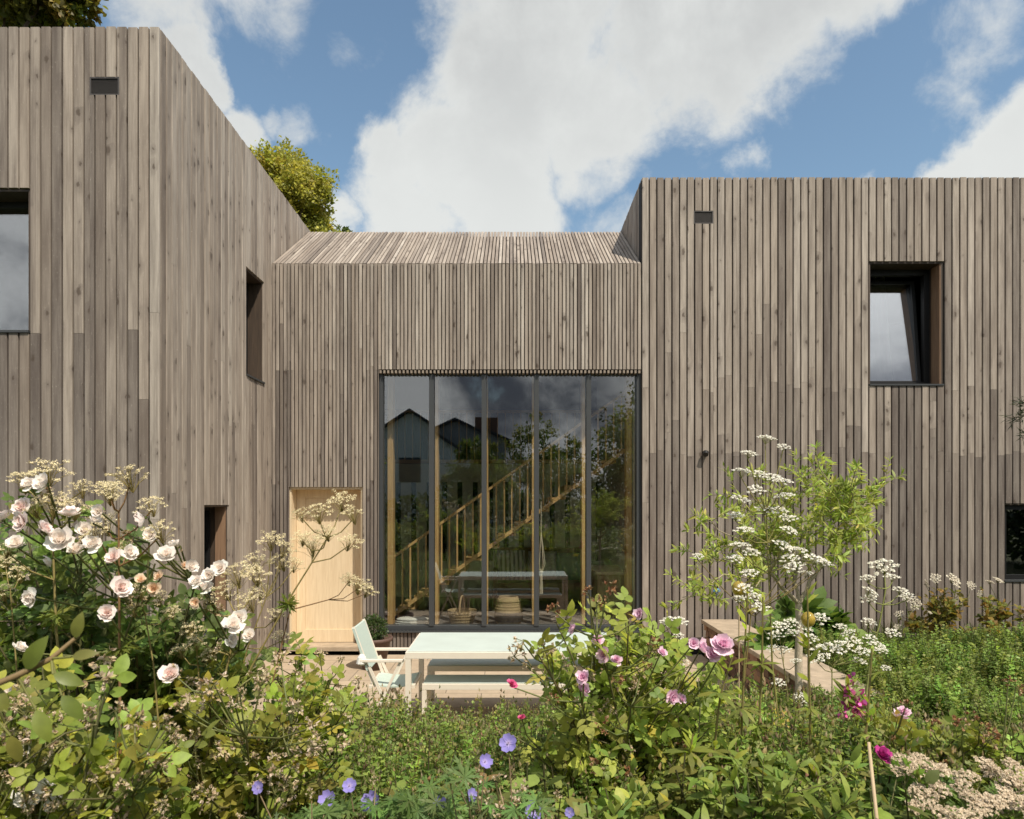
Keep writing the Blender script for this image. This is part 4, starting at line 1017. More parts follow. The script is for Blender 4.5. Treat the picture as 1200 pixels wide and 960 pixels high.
# ------------------------------------------------------------------ valerians gone to cream seed, each stem a plant
def umbel_plant(name, label, cat, stem_px, Y, heads, kind='cream', group=None, leaves=(), stem=(.30, .24, .09), r=.006, hr=1.0, leafcol=(.22, .26, .05), fullness=(), up=.65, lsize=.11, base=None):
    """stem_px: the line of the stem from low to high; heads = (px, py, radius px)"""
    pts = [np.array(W(x, y, Y)) for x, y in stem_px]; x0 = pts[0]; b = np.array(base) if base is not None else np.array([x0[0], Y, gz(x0[0], Y)])
    root = empty(name, tuple(b), label, cat, group); st = Buf(); fo = Buf(); line = np.array([b]+pts)
    line = at_line(line, np.linspace(0, 1, 4*len(line)))[0]; st.tube(line, np.linspace(r, r*.5, len(line)), stem, 6)
    for i, (px, py, rad) in enumerate(heads):
        yy = Y+RNG.uniform(-.10, .06); p = np.array(W(px, py, yy)); R_ = rad/800*yy*hr; d = nrm(np.array([RNG.normal(0, .2), -.35+RNG.normal(0, .15), 1.0])); foot = p-d*R_*.6
        low = line[(line[:, 2] < foot[2]-R_*.5)]; low = low if len(low) else line[:1]; w_ = np.linalg.norm(low-foot, axis=1); q = low[np.argmin(w_)]
        st.tube([q, q*.5+foot*.5-[0, 0, .015], foot], [r*.5, r*.42, r*.36], stem, 5)
        put('flower_head', MR[kind, i % 3], root, Vector(p)-root.location, face_rot(d, RNG.uniform(0, 6)), R_)
    for px, py, l in leaves:
        p = np.array(W(px, py, Y)); n = 5; dd = nrm(RNG.normal(0, 1, (n, 3))*[1, 1, .5]+[0, -.2, .1]); fo.emit(T_PALM, frames(dd, RNG.normal(0, .4, (n, 3))+[0, -.4, .8]), np.tile(p, (n, 1)), l*RNG.uniform(.7, 1.1, n), [jit(leafcol, n, .2)])
    lo = line[line[:, 2] < line[0, 2]+(line[-1, 2]-line[0, 2])*.5]
    leaves_along(fo, lo, 14, T_PALM, lsize, C2(leafcol, (.30, .28, .06), .5), .2)
    st.build('stem', M['stem'], root, True); fo.build('foliage', M['leaf'], root); return root
VG = 'valerians gone to seed among the roses'
umbel_plant('valerian', 'tallest cream seeded valerian on a straight stem above the white roses', 'valerian', [(80, 870), (66, 740), (60, 590)], 2.2, [(56, 547, 24), (28, 560, 18), (94, 568, 15), (62, 585, 22), (88, 592, 18), (38, 590, 16), (10, 640, 15)], leaves=[(66, 720, .07)])
umbel_plant('valerian', 'cream valerian with a reddish straight stem before the corner of the left wing', 'valerian', [(141, 900), (140, 760), (139, 600)], 2.15, [(148, 553, 22), (128, 572, 20), (176, 588, 17), (120, 608, 20), (112, 622, 18), (145, 640, 16), (185, 618, 18), (130, 575, 14)], stem=(.26, .15, .07), leaves=[(142, 760, .08)])
umbel_plant('valerian', 'leaning cream valerian in front of the low slot window', 'valerian', [(240, 900), (262, 800), (280, 720)], 2.2, [(275, 668, 20), (300, 672, 17), (262, 690, 17), (290, 700, 18), (240, 705, 15), (225, 735, 15)], leaves=[(268, 800, .08)])
umbel_plant('valerian', 'slender cream valerian arching across the pale door', 'valerian', [(230, 930), (290, 790), (340, 700), (384, 630)], 2.3, [(400, 584, 17), (412, 600, 14), (372, 596, 17), (350, 600, 12), (365, 636, 17), (382, 622, 14), (412, 632, 15), (355, 628, 13)], leaves=[(338, 708, .06), (292, 790, .07)], r=.005)
umbel_plant('valerian', 'thin side leaning valerian with one cream head beside the door frame', 'valerian', [(300, 880), (340, 715), (385, 703)], 2.35, [(420, 682, 14), (432, 690, 12), (408, 676, 11)], r=.0035, stem=(.28, .16, .08))
umbel_plant('valerian', 'cream valerian before the inner corner between door and slot window', 'valerian', [(255, 900), (290, 760), (312, 700)], 2.4, [(318, 630, 16), (335, 640, 14), (300, 655, 17), (326, 655, 15), (345, 660, 12), (306, 690, 14), (325, 718, 12), (330, 745, 12)], r=.0045)
for i, (p0, hd, lab) in enumerate([([(30, 900), (20, 790), (12, 690)], [(5, 655, 14), (22, 670, 14), (2, 690, 14)], 'small cream valerian at the near edge below the blush roses'), ([(190, 900), (180, 780), (170, 720)], [(165, 690, 14), (185, 700, 13), (155, 710, 13), (200, 715, 12)], 'short cream valerian buried in the dark rose leaves'),
        ([(225, 900), (235, 820), (232, 780)], [(230, 750, 13), (212, 760, 12), (245, 765, 12)], 'short cream valerian under the last white roses')]):
    umbel_plant('valerian', lab, 'valerian', p0, 2.25, hd, r=.004)
# ------------------------------------------------------------------ herb carpet, undergrowth, lawn
def sprig_tpl(nl=16, w=.05, ll=.16, head=0, seed=0, lean=.1, nseg=2):
    r = np.random.default_rng(seed); p = [strip((0, 0, 0), (lean*.5, 0, .5), .018), strip((lean*.5, 0, .5), (lean, .02, 1), .012)]
    for i in range(nl):
        h = .15+.8*i/nl; a = i*2.4; l = ll*(1.15-.6*h)*r.uniform(.8, 1.2); t = leaf_tpl(w/ll, nseg, .15, .2); v, f, c = t; v = v*l; el = r.uniform(-.25, .65)
        v = v@np.array([[1, 0, 0], [0, math.cos(el), -math.sin(el)], [0, math.sin(el), math.cos(el)]]).T; v = v@np.array([[math.cos(a), -math.sin(a), 0], [math.sin(a), math.cos(a), 0], [0, 0, 1]]).T
        p.append((v+[lean*h, 0, h], f, np.zeros(len(v), int)))
    for i in range(head):
        o = np.array([lean, 0, 1])+r.normal(0, .05, 3)*[1, 1, .8]; v, f, c = leaf_tpl(.5, 2, .3, 0); a = r.uniform(0, 6); v = v*.045; v = v@np.array([[math.cos(a), -math.sin(a), 0], [math.sin(a), math.cos(a), 0], [0, 0, 1]]).T; p.append((v+o, f, np.full(len(v), 2)))
    return join(p)
def carpet(buf, tpls, xy, hts, cols, tilt=.22):
    n = len(xy); k = RNG.integers(0, len(tpls), n); z = np.array([gz(x, y) for x, y in xy])-.01; L_ = np.c_[xy, z]; up = nrm(np.c_[RNG.normal(0, tilt, (n, 2)), np.ones(n)]); a = RNG.uniform(0, 2*PI, n); x = np.c_[np.cos(a), np.sin(a), np.zeros(n)]
    x = nrm(x-up*(x*up).sum(1, keepdims=True)); y = np.cross(up, x); Mx = np.stack([x, y, up], -1); cc = cols(n)
    for j, t in enumerate(tpls):
        s_ = k == j; buf.emit(t, Mx[s_], L_[s_], hts[s_], [c[s_] for c in cc])
def feather_tpl(nl=44, ll=.085, w=.022, head=2, seed=0, lean=.1):
    r = np.random.default_rng(seed); p = [strip((0, 0, 0), (lean*.4, 0, .5), .012), strip((lean*.4, 0, .5), (lean, .02, 1), .008)]
    for i in range(nl):
        h = .12+.86*(i/nl); a = i*2.4+r.uniform(-.3, .3); l = ll*(1.25-.75*h)*r.uniform(.7, 1.25); el = r.uniform(.15, 1.0); d = np.array([math.cos(a)*math.cos(el), math.sin(a)*math.cos(el), math.sin(el)]); s_ = np.array([-math.sin(a), math.cos(a), 0])*w*r.uniform(.8, 1.2)
        o = np.array([lean*h, 0, h]); v = np.array([o, o+d*l*.5-s_, o+d*l*.5+s_, o+d*l-[0, 0, .015*l/ll]]); p.append((v, np.array([(0, 1, 2), (1, 3, 2)]), np.zeros(4, int)))
    for i in range(head):
        o = np.array([lean, 0, 1])+r.normal(0, .03, 3); p.append((np.array([o, o+[.014, .01, .02], o+[-.012, .012, .02], o+[0, 0, .05]]), np.array([(0, 1, 3), (0, 3, 2), (1, 2, 3)]), np.full(4, 2)))
    return join(p)
H_T = [feather_tpl(46, .10, .022, 2, s_, .12*s_-.15) for s_ in range(4)]; H_P = [feather_tpl(50, .10, .024, 0, 5+s_, .1*s_-.1) for s_ in range(4)]
def clump_noise(xy, f=2.3):
    return np.sin(xy[:, 0]*f+1.3*np.sin(xy[:, 1]*f*.8))*np.sin(xy[:, 1]*f*1.1+1.7*np.sin(xy[:, 0]*f*.6+1))
def hb(n): return [jit((.26, .36, .085), n, .25, (.36, .39, .11), .35), jit((.26, .27, .10), n, .2), jit((.27, .23, .11), n, .3)]
b = Buf(); n = 13000; xy = np.c_[RNG.uniform(-2.3, 2.42, n), RNG.uniform(2.35, 5.42, n)]
ht = RNG.uniform(.30, .56, n)*(1+.22*clump_noise(xy)+.1*clump_noise(xy, 7))*np.where(xy[:, 1] > 4.7, .72, 1); carpet(b, H_T+H_P[:1], xy, ht, hb)
tag(b.build('herb_carpet', M['leaf']), 'dense low herbs with brownish seed heads between terrace and garden', 'herbs', kind='stuff')
b = Buf(); n = 13500; xy = np.c_[RNG.uniform(2.9, 6.6, n), RNG.uniform(3.6, 6.9, n)]; xy = xy[(xy[:, 0] < .82*xy[:, 1]+.3) & (xy[:, 0] < 5.0+.3*np.sin(xy[:, 1]*3))]
ht = RNG.uniform(.26, .54, len(xy))*(1+.26*clump_noise(xy)+.12*clump_noise(xy, 6)); carpet(b, H_P, xy, ht, lambda n: [jit((.25, .36, .09), n, .25, (.37, .42, .12), .4), jit((.14, .15, .06), n, .2), jit((.2, .16, .1), n)])
n = 4500; xy = np.c_[RNG.uniform(1.4, 3.3, n), RNG.uniform(2.9, 5.0, n)]; xy = xy[(xy[:, 0] < .80*xy[:, 1]+.2)]; carpet(b, H_P, xy, RNG.uniform(.28, .5, len(xy)), lambda n: [jit((.25, .36, .09), n, .25, (.37, .42, .12), .4), jit((.14, .15, .06), n, .2), jit((.2, .16, .1), n)])
n = 900; xy = np.c_[RNG.uniform(1.75, 2.44, n), RNG.uniform(4.4, 6.2, n)]; carpet(b, H_P, xy, RNG.uniform(.2, .46, n), lambda n: [jit((.25, .36, .09), n, .25, (.37, .42, .12), .4), jit((.2, .2, .08), n, .2), jit((.2, .16, .1), n)])
n = 700; xy = np.c_[RNG.uniform(2.2, 3.1, n), RNG.uniform(4.5, 5.3, n)]; carpet(b, H_P, xy, RNG.uniform(.4, .62, n), lambda n: [jit((.25, .36, .09), n, .25, (.37, .42, .12), .4), jit((.2, .2, .08), n, .2), jit((.2, .16, .1), n)])
tag(b.build('meadow_herbs', M['leaf']), 'knee high green meadow herbs on the raised bed beside the stone wall', 'herbs', kind='stuff')
U_T = [sprig_tpl(22, .06, .18, 0, 30+s_, .15*s_, 4) for s_ in range(3)]
b = Buf(); n = 3400; xy = np.c_[RNG.uniform(-3.4, 3.4, n), RNG.uniform(1.25, 4.2, n)]; xy = xy[(np.abs(xy[:, 0]) < .80*xy[:, 1]+.25) & ~((xy[:, 1] > 2.5) & (np.abs(xy[:, 0]-.1) < 1.9))]
carpet(b, U_T, xy, RNG.uniform(.30, .58, len(xy)), lambda n: [jit((.16, .22, .055), n, .3, (.32, .32, .09), .45), jit((.12, .12, .05), n, .2)], .3)
tag(b.build('undergrowth', M['leaf']), 'mixed leafy undergrowth filling the bed between the flowering plants', 'undergrowth', kind='stuff')
blade = (np.array([(-.03, 0, 0), (.03, 0, 0), (-.02, .12, .5), (.02, .12, .5), (0, .35, 1)]), np.array([(0, 1, 3), (0, 3, 2), (2, 3, 4)]), np.zeros(5, int))
b = Buf(); n = 30000; xy = np.c_[RNG.uniform(2.9, 8.2, n), RNG.uniform(5.2, 8.86, n)]; carpet(b, [blade], xy, RNG.uniform(.05, .11, n), lambda n: [jit((.15, .21, .045), n, .25, (.26, .27, .07), .4)], .35)
n = 900; xy = np.c_[RNG.uniform(2.95, 8.2, n), RNG.uniform(8.45, 8.86, n)]; carpet(b, [blade], xy, RNG.uniform(.14, .34, n), lambda n: [jit((.08, .12, .03), n, .25, (.2, .19, .07), .4)], .3)
tag(b.build('lawn_grass', M['leaf']), 'short green lawn in front of the right wing with longer tufts at the boards', 'grass', kind='stuff')
# ------------------------------------------------------------------ blue cranesbills at the front
Y = 1.95
gl = [(303, 923, 9), (385, 938, 13), (410, 921, 10), (437, 941, 15), (516, 942, 10), (596, 871, 13), (568, 893, 10), (552, 932, 10), (625, 949, 15), (668, 952, 7)]
def cranesbill(label, base, flw, dry, tips):
    root = empty('cranesbill', base, label, 'cranesbill'); st = Buf(); fo = Buf()
    for tp in tips:
        c = cane(np.array(base)+RNG.normal(0, .06, 3)*[1, 1, 0], tp); st.tube(c, np.linspace(.003, .0018, len(c)), (.15, .14, .06), 4); n = 2
        dd = nrm(RNG.normal(0, 1, (n, 3))*[1, 1, .3]+[0, -.3, .1]); fo.emit(T_PALM, frames(dd, RNG.normal(0, .3, (n, 3))+[0, -.4, .8]), np.tile(c[-1], (n, 1)), RNG.uniform(.04, .07, n), [jit((.16, .25, .075), n, .2)])
    for i, (px, py, r) in enumerate(flw):
        p = np.array(W(px, py, Y+RNG.uniform(-.1, .1))); q = np.array(base)+[(p[0]-base[0])*.55, 0, .35]; c = np.array([base, q, q*.4+p*.6+RNG.normal(0, .015, 3), p-[0, 0, .012]]); st.tube(c, [.003, .0026, .002, .0016], (.28, .20, .12), 5)
        d = nrm(np.array([RNG.normal(0, .5), -.8, RNG.uniform(.2, .9)])); put('flower', MR['geran', i % 2], root, Vector(p)-root.location, face_rot(d, RNG.uniform(0, 6)), r/800*Y*.82)
    for px, py, r in dry:
        p = np.array(W(px, py, Y+RNG.uniform(-.1, .1))); q = np.array(base)+[(p[0]-base[0])*.7, 0, .45]; st.tube([q, q*.5+p*.5+RNG.normal(0, .012, 3), p-[0, 0, .02]], [.0026, .0022, .0016], (.36, .27, .16), 5); put('seed_head', MR['tan', int(px) % 3], root, Vector(p)-root.location, (0, 0, px), r/800*Y)
    st.build('stem', M['stem'], root, True); fo.build('foliage', M['leaf'], root)
cranesbill('cranesbill with feathery leaves and violet blue flowers left of the bottom centre', gp(400, Y), gl[:5], [(440, 915, 6), (365, 930, 7), (330, 945, 7), (480, 950, 7), (420, 960, 7)], tips_in([(300, 960), (360, 945), (520, 930), (560, 975), (300, 975)], 40, 1.8, 2.2))
cranesbill('cranesbill with drying tan stalks and violet blue flowers below the pink rose bush', gp(590, Y), gl[5:], [(560, 910, 10), (585, 915, 8), (572, 935, 11), (600, 940, 11), (540, 920, 8), (612, 925, 9), (650, 935, 8), (590, 955, 12), (560, 955, 10), (640, 955, 8)], tips_in([(460, 930), (520, 905), (640, 930), (660, 975), (460, 975)], 44, 1.8, 2.3))
# ------------------------------------------------------------------ the pink rose bush in the middle
Y = 2.85
shrub('rose_bush', 'large pink flowered rose bush in front of the table end', 'rose bush', gp(715, Y),
      np.r_[tips_in([(600, 790), (630, 735), (690, 715), (745, 730), (800, 770), (850, 800), (860, 850), (815, 905), (770, 975), (650, 975), (612, 860)], 60, 2.45, 3.2), tips_in([(640, 740), (690, 710), (760, 720), (850, 790), (840, 820), (640, 800)], 16, 2.6, 3.0), np.array([W(692, 712, 2.8), W(652, 730, 2.75), W(840, 775, 2.8), W(825, 780, 2.75), W(720, 715, 2.8), W(612, 765, 2.75)])],
      T_ROSE, 11, .125, MIDROSE, flowers=FL('pink', 'rose_bloom', [(752, 720, 9), (673, 738, 9), (684, 795, 11), (681, 809, 11), (710, 768, 10), (722, 775, 8), (775, 766, 8), (785, 816, 10), (797, 819, 9), (821, 763, 14), (846, 759, 15), (834, 768, 12), (813, 755, 10), (700, 752, 8)], 2.42)+
      FL('hot', 'rose_bloom', [(599, 803, 8), (612, 842, 6)], 2.42)+FL('brown', 'withered_truss', [(690, 697, 11), (712, 692, 12), (650, 716, 11), (720, 800, 13), (646, 822, 9), (708, 852, 11), (698, 902, 11), (732, 912, 11), (765, 760, 12), (757, 780, 10), (700, 706, 10), (798, 876, 8)], 2.42)+FL('tan', 'spent_truss', [(612, 752, 13), (605, 768, 12), (640, 762, 11), (660, 775, 9), (742, 800, 9)]+more([(610, 770), (690, 710), (820, 770), (840, 840), (700, 900)], 16, 6, 9), 2.6), r0=.008)
# ------------------------------------------------------------------ small olive tree by the wall
def limb(buf, a, b, r0, r1, col, n=6, wob=.03):
    a = np.asarray(a, float); b = np.asarray(b, float); t = np.linspace(0, 1, n)[:, None]; p = a*(1-t)+b*t+RNG.normal(0, wob*np.linalg.norm(b-a), (n, 3))*np.sin(PI*t); buf.tube(p, np.linspace(r0, r1, n), col, 7); return p
def olive():
    Y = 4.45; b0 = np.array(gp(938, Y)); root = empty('olive_tree', tuple(b0), 'small pale stemmed olive tree with an open crown in front of the stone wall', 'tree')
    fork = np.array(W(936, 708, Y)); tr = Buf(); col = (.40, .335, .24)
    limb(tr, b0, fork, .030, .023, col, 8, .008); tr.build('trunk', M['pale_bark'], root, True)
    br = Buf(); fo = Buf(); k = 0
    ends = [(880, 690), (905, 640), (870, 610), (850, 640), (810, 650), (800, 700), (830, 605), (925, 600), (940, 575), (960, 570), (985, 590), (1000, 560), (1020, 590), (1035, 575), (975, 620), (990, 640), (900, 585), (955, 540), (885, 560), (935, 555), (1005, 615), (840, 660), (865, 580), (965, 650), (1000, 600), (912, 660), (895, 620), (945, 620)]
    hubs = [limb(br, fork, W(902, 670, Y-.1), .015, .009, col), limb(br, fork, W(960, 665, Y+.1), .016, .010, col), limb(br, fork, W(930, 640, Y+.15), .013, .008, col), limb(br, W(960, 665, Y+.1), W(988, 612, Y), .010, .006, col)]
    pts = np.concatenate(hubs)
    for px, py in ends:
        e = np.array(W(px, py, Y+RNG.uniform(-.45, .45))); q = pts[np.argmin(np.linalg.norm(pts-e, axis=1))]; l = limb(br, q, e, .006, .0025, col, 6, .07)
        for j in range(9):
            p, d = at_line(l, np.array([RNG.uniform(.25, 1)])); e2 = p[0]+nrm(RNG.normal(0, 1, 3)+d[0]*.6+[0, 0, .25])*RNG.uniform(.10, .24); s_ = np.array([p[0], (p[0]+e2)/2+[0, 0, .01], e2]); br.tube(s_, [.002, .0016, .001], (.26, .24, .12), 4)
            leaves_along(fo, s_, 19, T_NARROW, .060, C2((.16, .215, .075), (.24, .27, .11), .45), .05, up=.3)
    br.build('branch', M['stem'], root, True); fo.build('crown', M['leaf'], root)
olive()
# ------------------------------------------------------------------ white umbels
umbel_plant('white_umbel_plant', 'tallest white umbel plant rising through the olive crown', 'umbel plant', [(925, 960), (905, 780), (898, 600)], 3.4,
    [(898, 514, 11), (878, 532, 10), (918, 524, 8), (870, 553, 12), (890, 556, 10), (903, 560, 12), (918, 565, 12), (885, 574, 10), (868, 586, 12), (920, 582, 12), (897, 597, 12), (912, 600, 12), (925, 608, 10), (862, 605, 10), (872, 622, 12), (925, 622, 10), (868, 640, 13), (880, 648, 10), (918, 640, 12), (935, 645, 11)], 'umb', stem=(.24, .22, .07), leafcol=(.16, .2, .06), r=.007, hr=1.0)
umbel_plant('white_umbel_plant', 'white umbel plant leaning out of the olive tree over the wall coping', 'umbel plant', [(880, 960), (870, 820), (880, 720)], 3.3,
    [(878, 672, 11), (862, 655, 10), (872, 690, 10), (885, 700, 10), (890, 712, 10), (866, 702, 8), (955, 655, 13), (965, 660, 11), (925, 655, 11), (930, 665, 12), (945, 672, 9), (818, 652, 7)], 'umb', stem=(.22, .17, .06), leafcol=(.16, .2, .06), r=.006, hr=1.0)
umbel_plant('white_umbel_plant', 'branching white umbel plant standing clear against the boarded wall', 'umbel plant', [(1010, 850), (1022, 760), (1030, 735), (1038, 690)], 4.6, [(1036, 665, 16), (1046, 677, 9), (1017, 678, 9), (1019, 693, 10), (1019, 702, 10), (1055, 692, 9), (1062, 699, 8), (1018, 729, 9), (1046, 742, 9)], 'umb', stem=(.26, .28, .09), leafcol=(.14, .19, .06), r=.009)
umbel_plant('white_umbel_plant', 'broad white umbel plant spilling over the near end of the stone wall', 'umbel plant', [(985, 900), (975, 820), (975, 780)], 4.2, [(970, 762, 17), (958, 772, 12), (985, 758, 13), (1000, 752, 10), (950, 748, 9), (1010, 764, 10), (1028, 757, 10), (1033, 763, 8), (1007, 775, 8), (995, 742, 9), (1020, 748, 8), (985, 735, 8), (1038, 783, 6), (960, 725, 11), (943, 735, 9)], 'umb', stem=(.22, .22, .08), leafcol=(.14, .19, .06), r=.006)
umbel_plant('white_umbel_plant', 'white umbel plant beside the olive trunk above the coping', 'umbel plant', [(930, 880), (920, 790), (915, 760)], 3.9, [(915, 735, 11), (908, 745, 9), (926, 730, 9), (930, 742, 9), (918, 762, 8), (940, 820, 8), (912, 800, 8), (938, 815, 7), (932, 775, 7), (905, 760, 8)], 'umb', stem=(.22, .2, .08), leafcol=(.14, .19, .06), r=.005)
umbel_plant('white_umbel_plant', 'lone white umbel with brown withered stem between pink roses and wall', 'umbel plant', [(795, 960), (792, 800), (790, 748)], 3.0, [(787, 727, 10), (798, 728, 8), (795, 745, 7), (780, 730, 7), (800, 775, 8)], 'umb', stem=(.24, .16, .09), leafcol=(.16, .2, .06), r=.0045)
# ------------------------------------------------------------------ lilies, spike, sedum-like masterwort, right hand roses
def lily(label, px, pts, Y, whorls):
    b_ = gp(px, Y); root = empty('lily_stalk', b_, label, 'lily'); st = Buf(); fo = Buf(); line = np.array([b_]+[W(x, y, Y) for x, y in pts]); line = at_line(line, np.linspace(0, 1, 14))[0]; st.tube(line, np.linspace(.006, .0028, 14), (.20, .17, .06), 6)
    for x, y, l in whorls:
        n = 10; p = np.array(W(x, y, Y)); a = np.arange(n)*2*PI/n+RNG.random(); dd = np.c_[np.cos(a), np.sin(a), RNG.uniform(-.5, .3, n)]; fo.emit(T_NARROW, frames(dd, np.tile([0, -.3, 1.], (n, 1))), np.tile(p, (n, 1)), l*RNG.uniform(.8, 1.15, n), [jit((.24, .27, .06), n, .18)])
    leaves_along(fo, line, 16, T_NARROW, .07, C2((.17, .22, .055)), .3); st.build('stem', M['stem'], root, True); fo.build('foliage', M['leaf'], root)
LG = 'whorled lily stalks before the stone wall'
lily('lily stalk with two pale leaf whorls nearest the pink rose bush', 832, [(835, 900), (843, 820), (858, 770)], 2.5, [(842, 812, .085), (836, 880, .08)])
lily('tall lily stalk rising past the far end of the coping', 862, [(868, 880), (872, 780), (876, 690)], 2.6, [(870, 830, .09), (874, 745, .05)])
lily('lily stalk with a spidery leaf whorl over the stonework', 888, [(888, 880), (893, 780), (894, 700)], 2.7, [(892, 778, .07), (888, 850, .08)])
lily('lily stalk rising close to the olive trunk', 950, [(950, 880), (948, 780), (946, 690)], 2.6, [(950, 830, .06)])
lily('lily stalk beside the pink flower spike', 1012, [(1012, 900), (1018, 820), (1022, 760)], 2.6, [(1016, 860, .06)])
lily('short lily stalk among the leaves below the pink roses', 800, [(806, 930), (808, 890), (812, 860)], 2.4, [(808, 880, .09), (806, 925, .1)])
def spike(label, px, Y, path, hot):
    b_ = gp(px, Y); root = empty('flower_spike', b_, label, 'flower'); st = Buf(); fo = Buf(); line = at_line(np.array([b_]+[W(x, y, Y) for x, y in path]), np.linspace(0, 1, 14))[0]; st.tube(line, np.linspace(.005, .002, 14), (.20, .16, .07), 6); leaves_along(fo, line, 26, T_NARROW, .09, C2((.12, .17, .05)), .2)
    fl = Buf(); n = 46; p = np.array([W(*(np.array(hot[0])*(1-t)+np.array(hot[1])*t), Y) for t in RNG.random(n)])+RNG.normal(0, .014, (n, 3)); d = nrm(RNG.normal(0, 1, (n, 3))+[0, -.3, .3]); fl.emit(T_ROUND, frames(d, RNG.normal(0, 1, (n, 3))), p, RNG.uniform(.018, .034, n), [jit((.56, .10, .30), n, .3)])
    st.build('stem', M['stem'], root, True); fo.build('foliage', M['leaf'], root); fl.build('blossom', M['petal'], root)
spike('magenta pink loosestrife spike in front of the near end of the stone wall', 990, 3.0, [(990, 900), (992, 840), (994, 790)], ((992, 842), (995, 792)))
spike('small magenta loosestrife spike leaning beside the taller one', 1003, 3.0, [(1000, 900), (1004, 850), (1006, 815)], ((1004, 842), (1007, 815)))
spike('low magenta loosestrife spike close to the lily stalks', 945, 2.8, [(948, 930), (946, 890), (945, 870)], ((946, 890), (945, 872)))
shrub('rose_bush', 'straggling rose bush with mauve pink blooms and browned heads before the meadow', 'rose bush', gp(1085, 2.9),
      tips_in([(1020, 850), (1060, 835), (1120, 850), (1180, 870), (1200, 905), (1120, 930), (1030, 940)], 24, 2.6, 3.0), T_ROSE, 10, .13, C2((.115, .155, .05), (.2, .21, .07), .4), flowers=FL('pink', 'rose_bloom', [(1053, 843, 13), (1058, 836, 8)], 2.65)+FL('mauve', 'rose_bloom', [(1032, 886, 13), (1067, 900, 9)], 2.5)+FL('brown', 'withered_truss', [(1092, 850, 10), (1128, 852, 14), (1138, 842, 10), (1158, 868, 15), (1150, 855, 11), (1108, 898, 8), (1062, 828, 8), (1182, 800, 8), (1192, 806, 8)], 2.6))
def masterwort(label, px, Y, poly, n, r):
    b_ = gp(px, Y); root = empty('masterwort', b_, label, 'masterwort'); st = Buf(); fo = Buf(); pts = in_poly(poly, n)
    for i, (x, y) in enumerate(pts):
        p = np.array(W(x, y, Y+(930-y)*.006+RNG.uniform(-.05, .05))); c = cane(np.array(b_)+RNG.normal(0, .06, 3)*[1, 1, 0], p-[0, 0, .015]); st.tube(c, np.linspace(.003, .0016, len(c)), (.2, .19, .08), 4)
        put('flower_head', MR['tight', i % 3], root, Vector(p)-root.location, face_rot(nrm(np.array([RNG.normal(0, .25), -.5, 1])), x), r/800*Y*RNG.uniform(.75, 1.2))
        if i % 2 == 0: leaves_along(fo, c, 5, T_PALM, .09, C2((.08, .13, .045)), .2)
    st.build('stem', M['stem'], root, True); fo.build('foliage', M['leaf'], root)
masterwort('big clump of dusty cream domed flower heads in the near right corner', 1120, 2.1, [(1062, 900), (1085, 885), (1130, 900), (1190, 885), (1215, 895), (1215, 960), (1170, 940), (1120, 975), (1060, 950)], 50, 11)
masterwort('few dusty cream heads below the magenta rose', 1035, 2.05, [(1040, 890), (1075, 882), (1095, 895), (1050, 905)], 10, 9)
shrub('perennial_clump', 'leafy green clump with pale narrow leaves below the lily stalks', 'perennial', gp(900, 2.3), tips_in([(800, 890), (880, 880), (960, 890), (1020, 910), (1030, 975), (800, 975)], 46, 2.0, 2.7), leaf_tpl(.15, 4, .12, .35), 20, .075, C2((.10, .15, .05), (.19, .22, .065), .35), r0=.004, twigs=1)
shrub('perennial_clump', 'low dark leaved clump under the magenta rose', 'perennial', gp(1050, 2.35), tips_in([(1020, 910), (1060, 905), (1075, 975), (1010, 975)], 20, 2.1, 2.5), T_LEAF, 14, .06, C2((.045, .085, .032), (.09, .13, .05), .5), r0=.004, twigs=1)
shrub('perennial_clump', 'fresh green leafy clump at the foot of the pink rose bush', 'perennial', gp(690, 2.3), tips_in([(640, 930), (700, 915), (780, 920), (800, 975), (640, 975)], 26, 2.0, 2.5), T_LEAF, 18, .05, C2((.08, .13, .045), (.2, .22, .07), .5), r0=.004, twigs=1)
# ------------------------------------------------------------------ behind the wall
shrub('fig_bush', 'dark big leaved fig bush behind the stone wall', 'bush', gp(940, 7.4), tips_in([(880, 725), (900, 700), (960, 705), (1000, 720), (1005, 760), (890, 770)], 26, 7.0, 7.8), T_LOBED, 8, .24, C2((.05, .10, .035), (.13, .19, .06), .5), r0=.012, twigs=1)
for px, poly, hd, lab in [(1095, [(1048, 725), (1065, 700), (1095, 685), (1125, 690), (1148, 705), (1140, 748), (1055, 750)], [(1096, 678, 8), (1118, 680, 9), (1086, 684, 6), (1072, 708, 9), (1054, 720, 7), (1138, 686, 5), (1062, 702, 6), (1090, 718, 4), (1052, 735, 5), (1128, 702, 4)], 'wide viburnum shrub with flat white heads against the boarded wall'),
        (1168, [(1150, 705), (1162, 688), (1180, 690), (1188, 715), (1180, 748), (1155, 746)], [(1160, 682, 6), (1170, 680, 6), (1148, 696, 5)], 'narrow viburnum shrub with one white head below the low window'), (1210, [(1190, 715), (1205, 705), (1235, 715), (1235, 755), (1192, 752)], [], 'viburnum shrub without flowers nearest the frame edge')]:
    shrub('viburnum', lab, 'shrub', gp(px, 8.3), tips_in(poly, 26 if len(hd) > 4 else 13, 8.0, 8.55), T_LEAF, 16, .085, C2((.075, .095, .03), (.19, .11, .05), .4), flowers=FL('visc', 'flower_head', hd, 8.1), r0=.008)
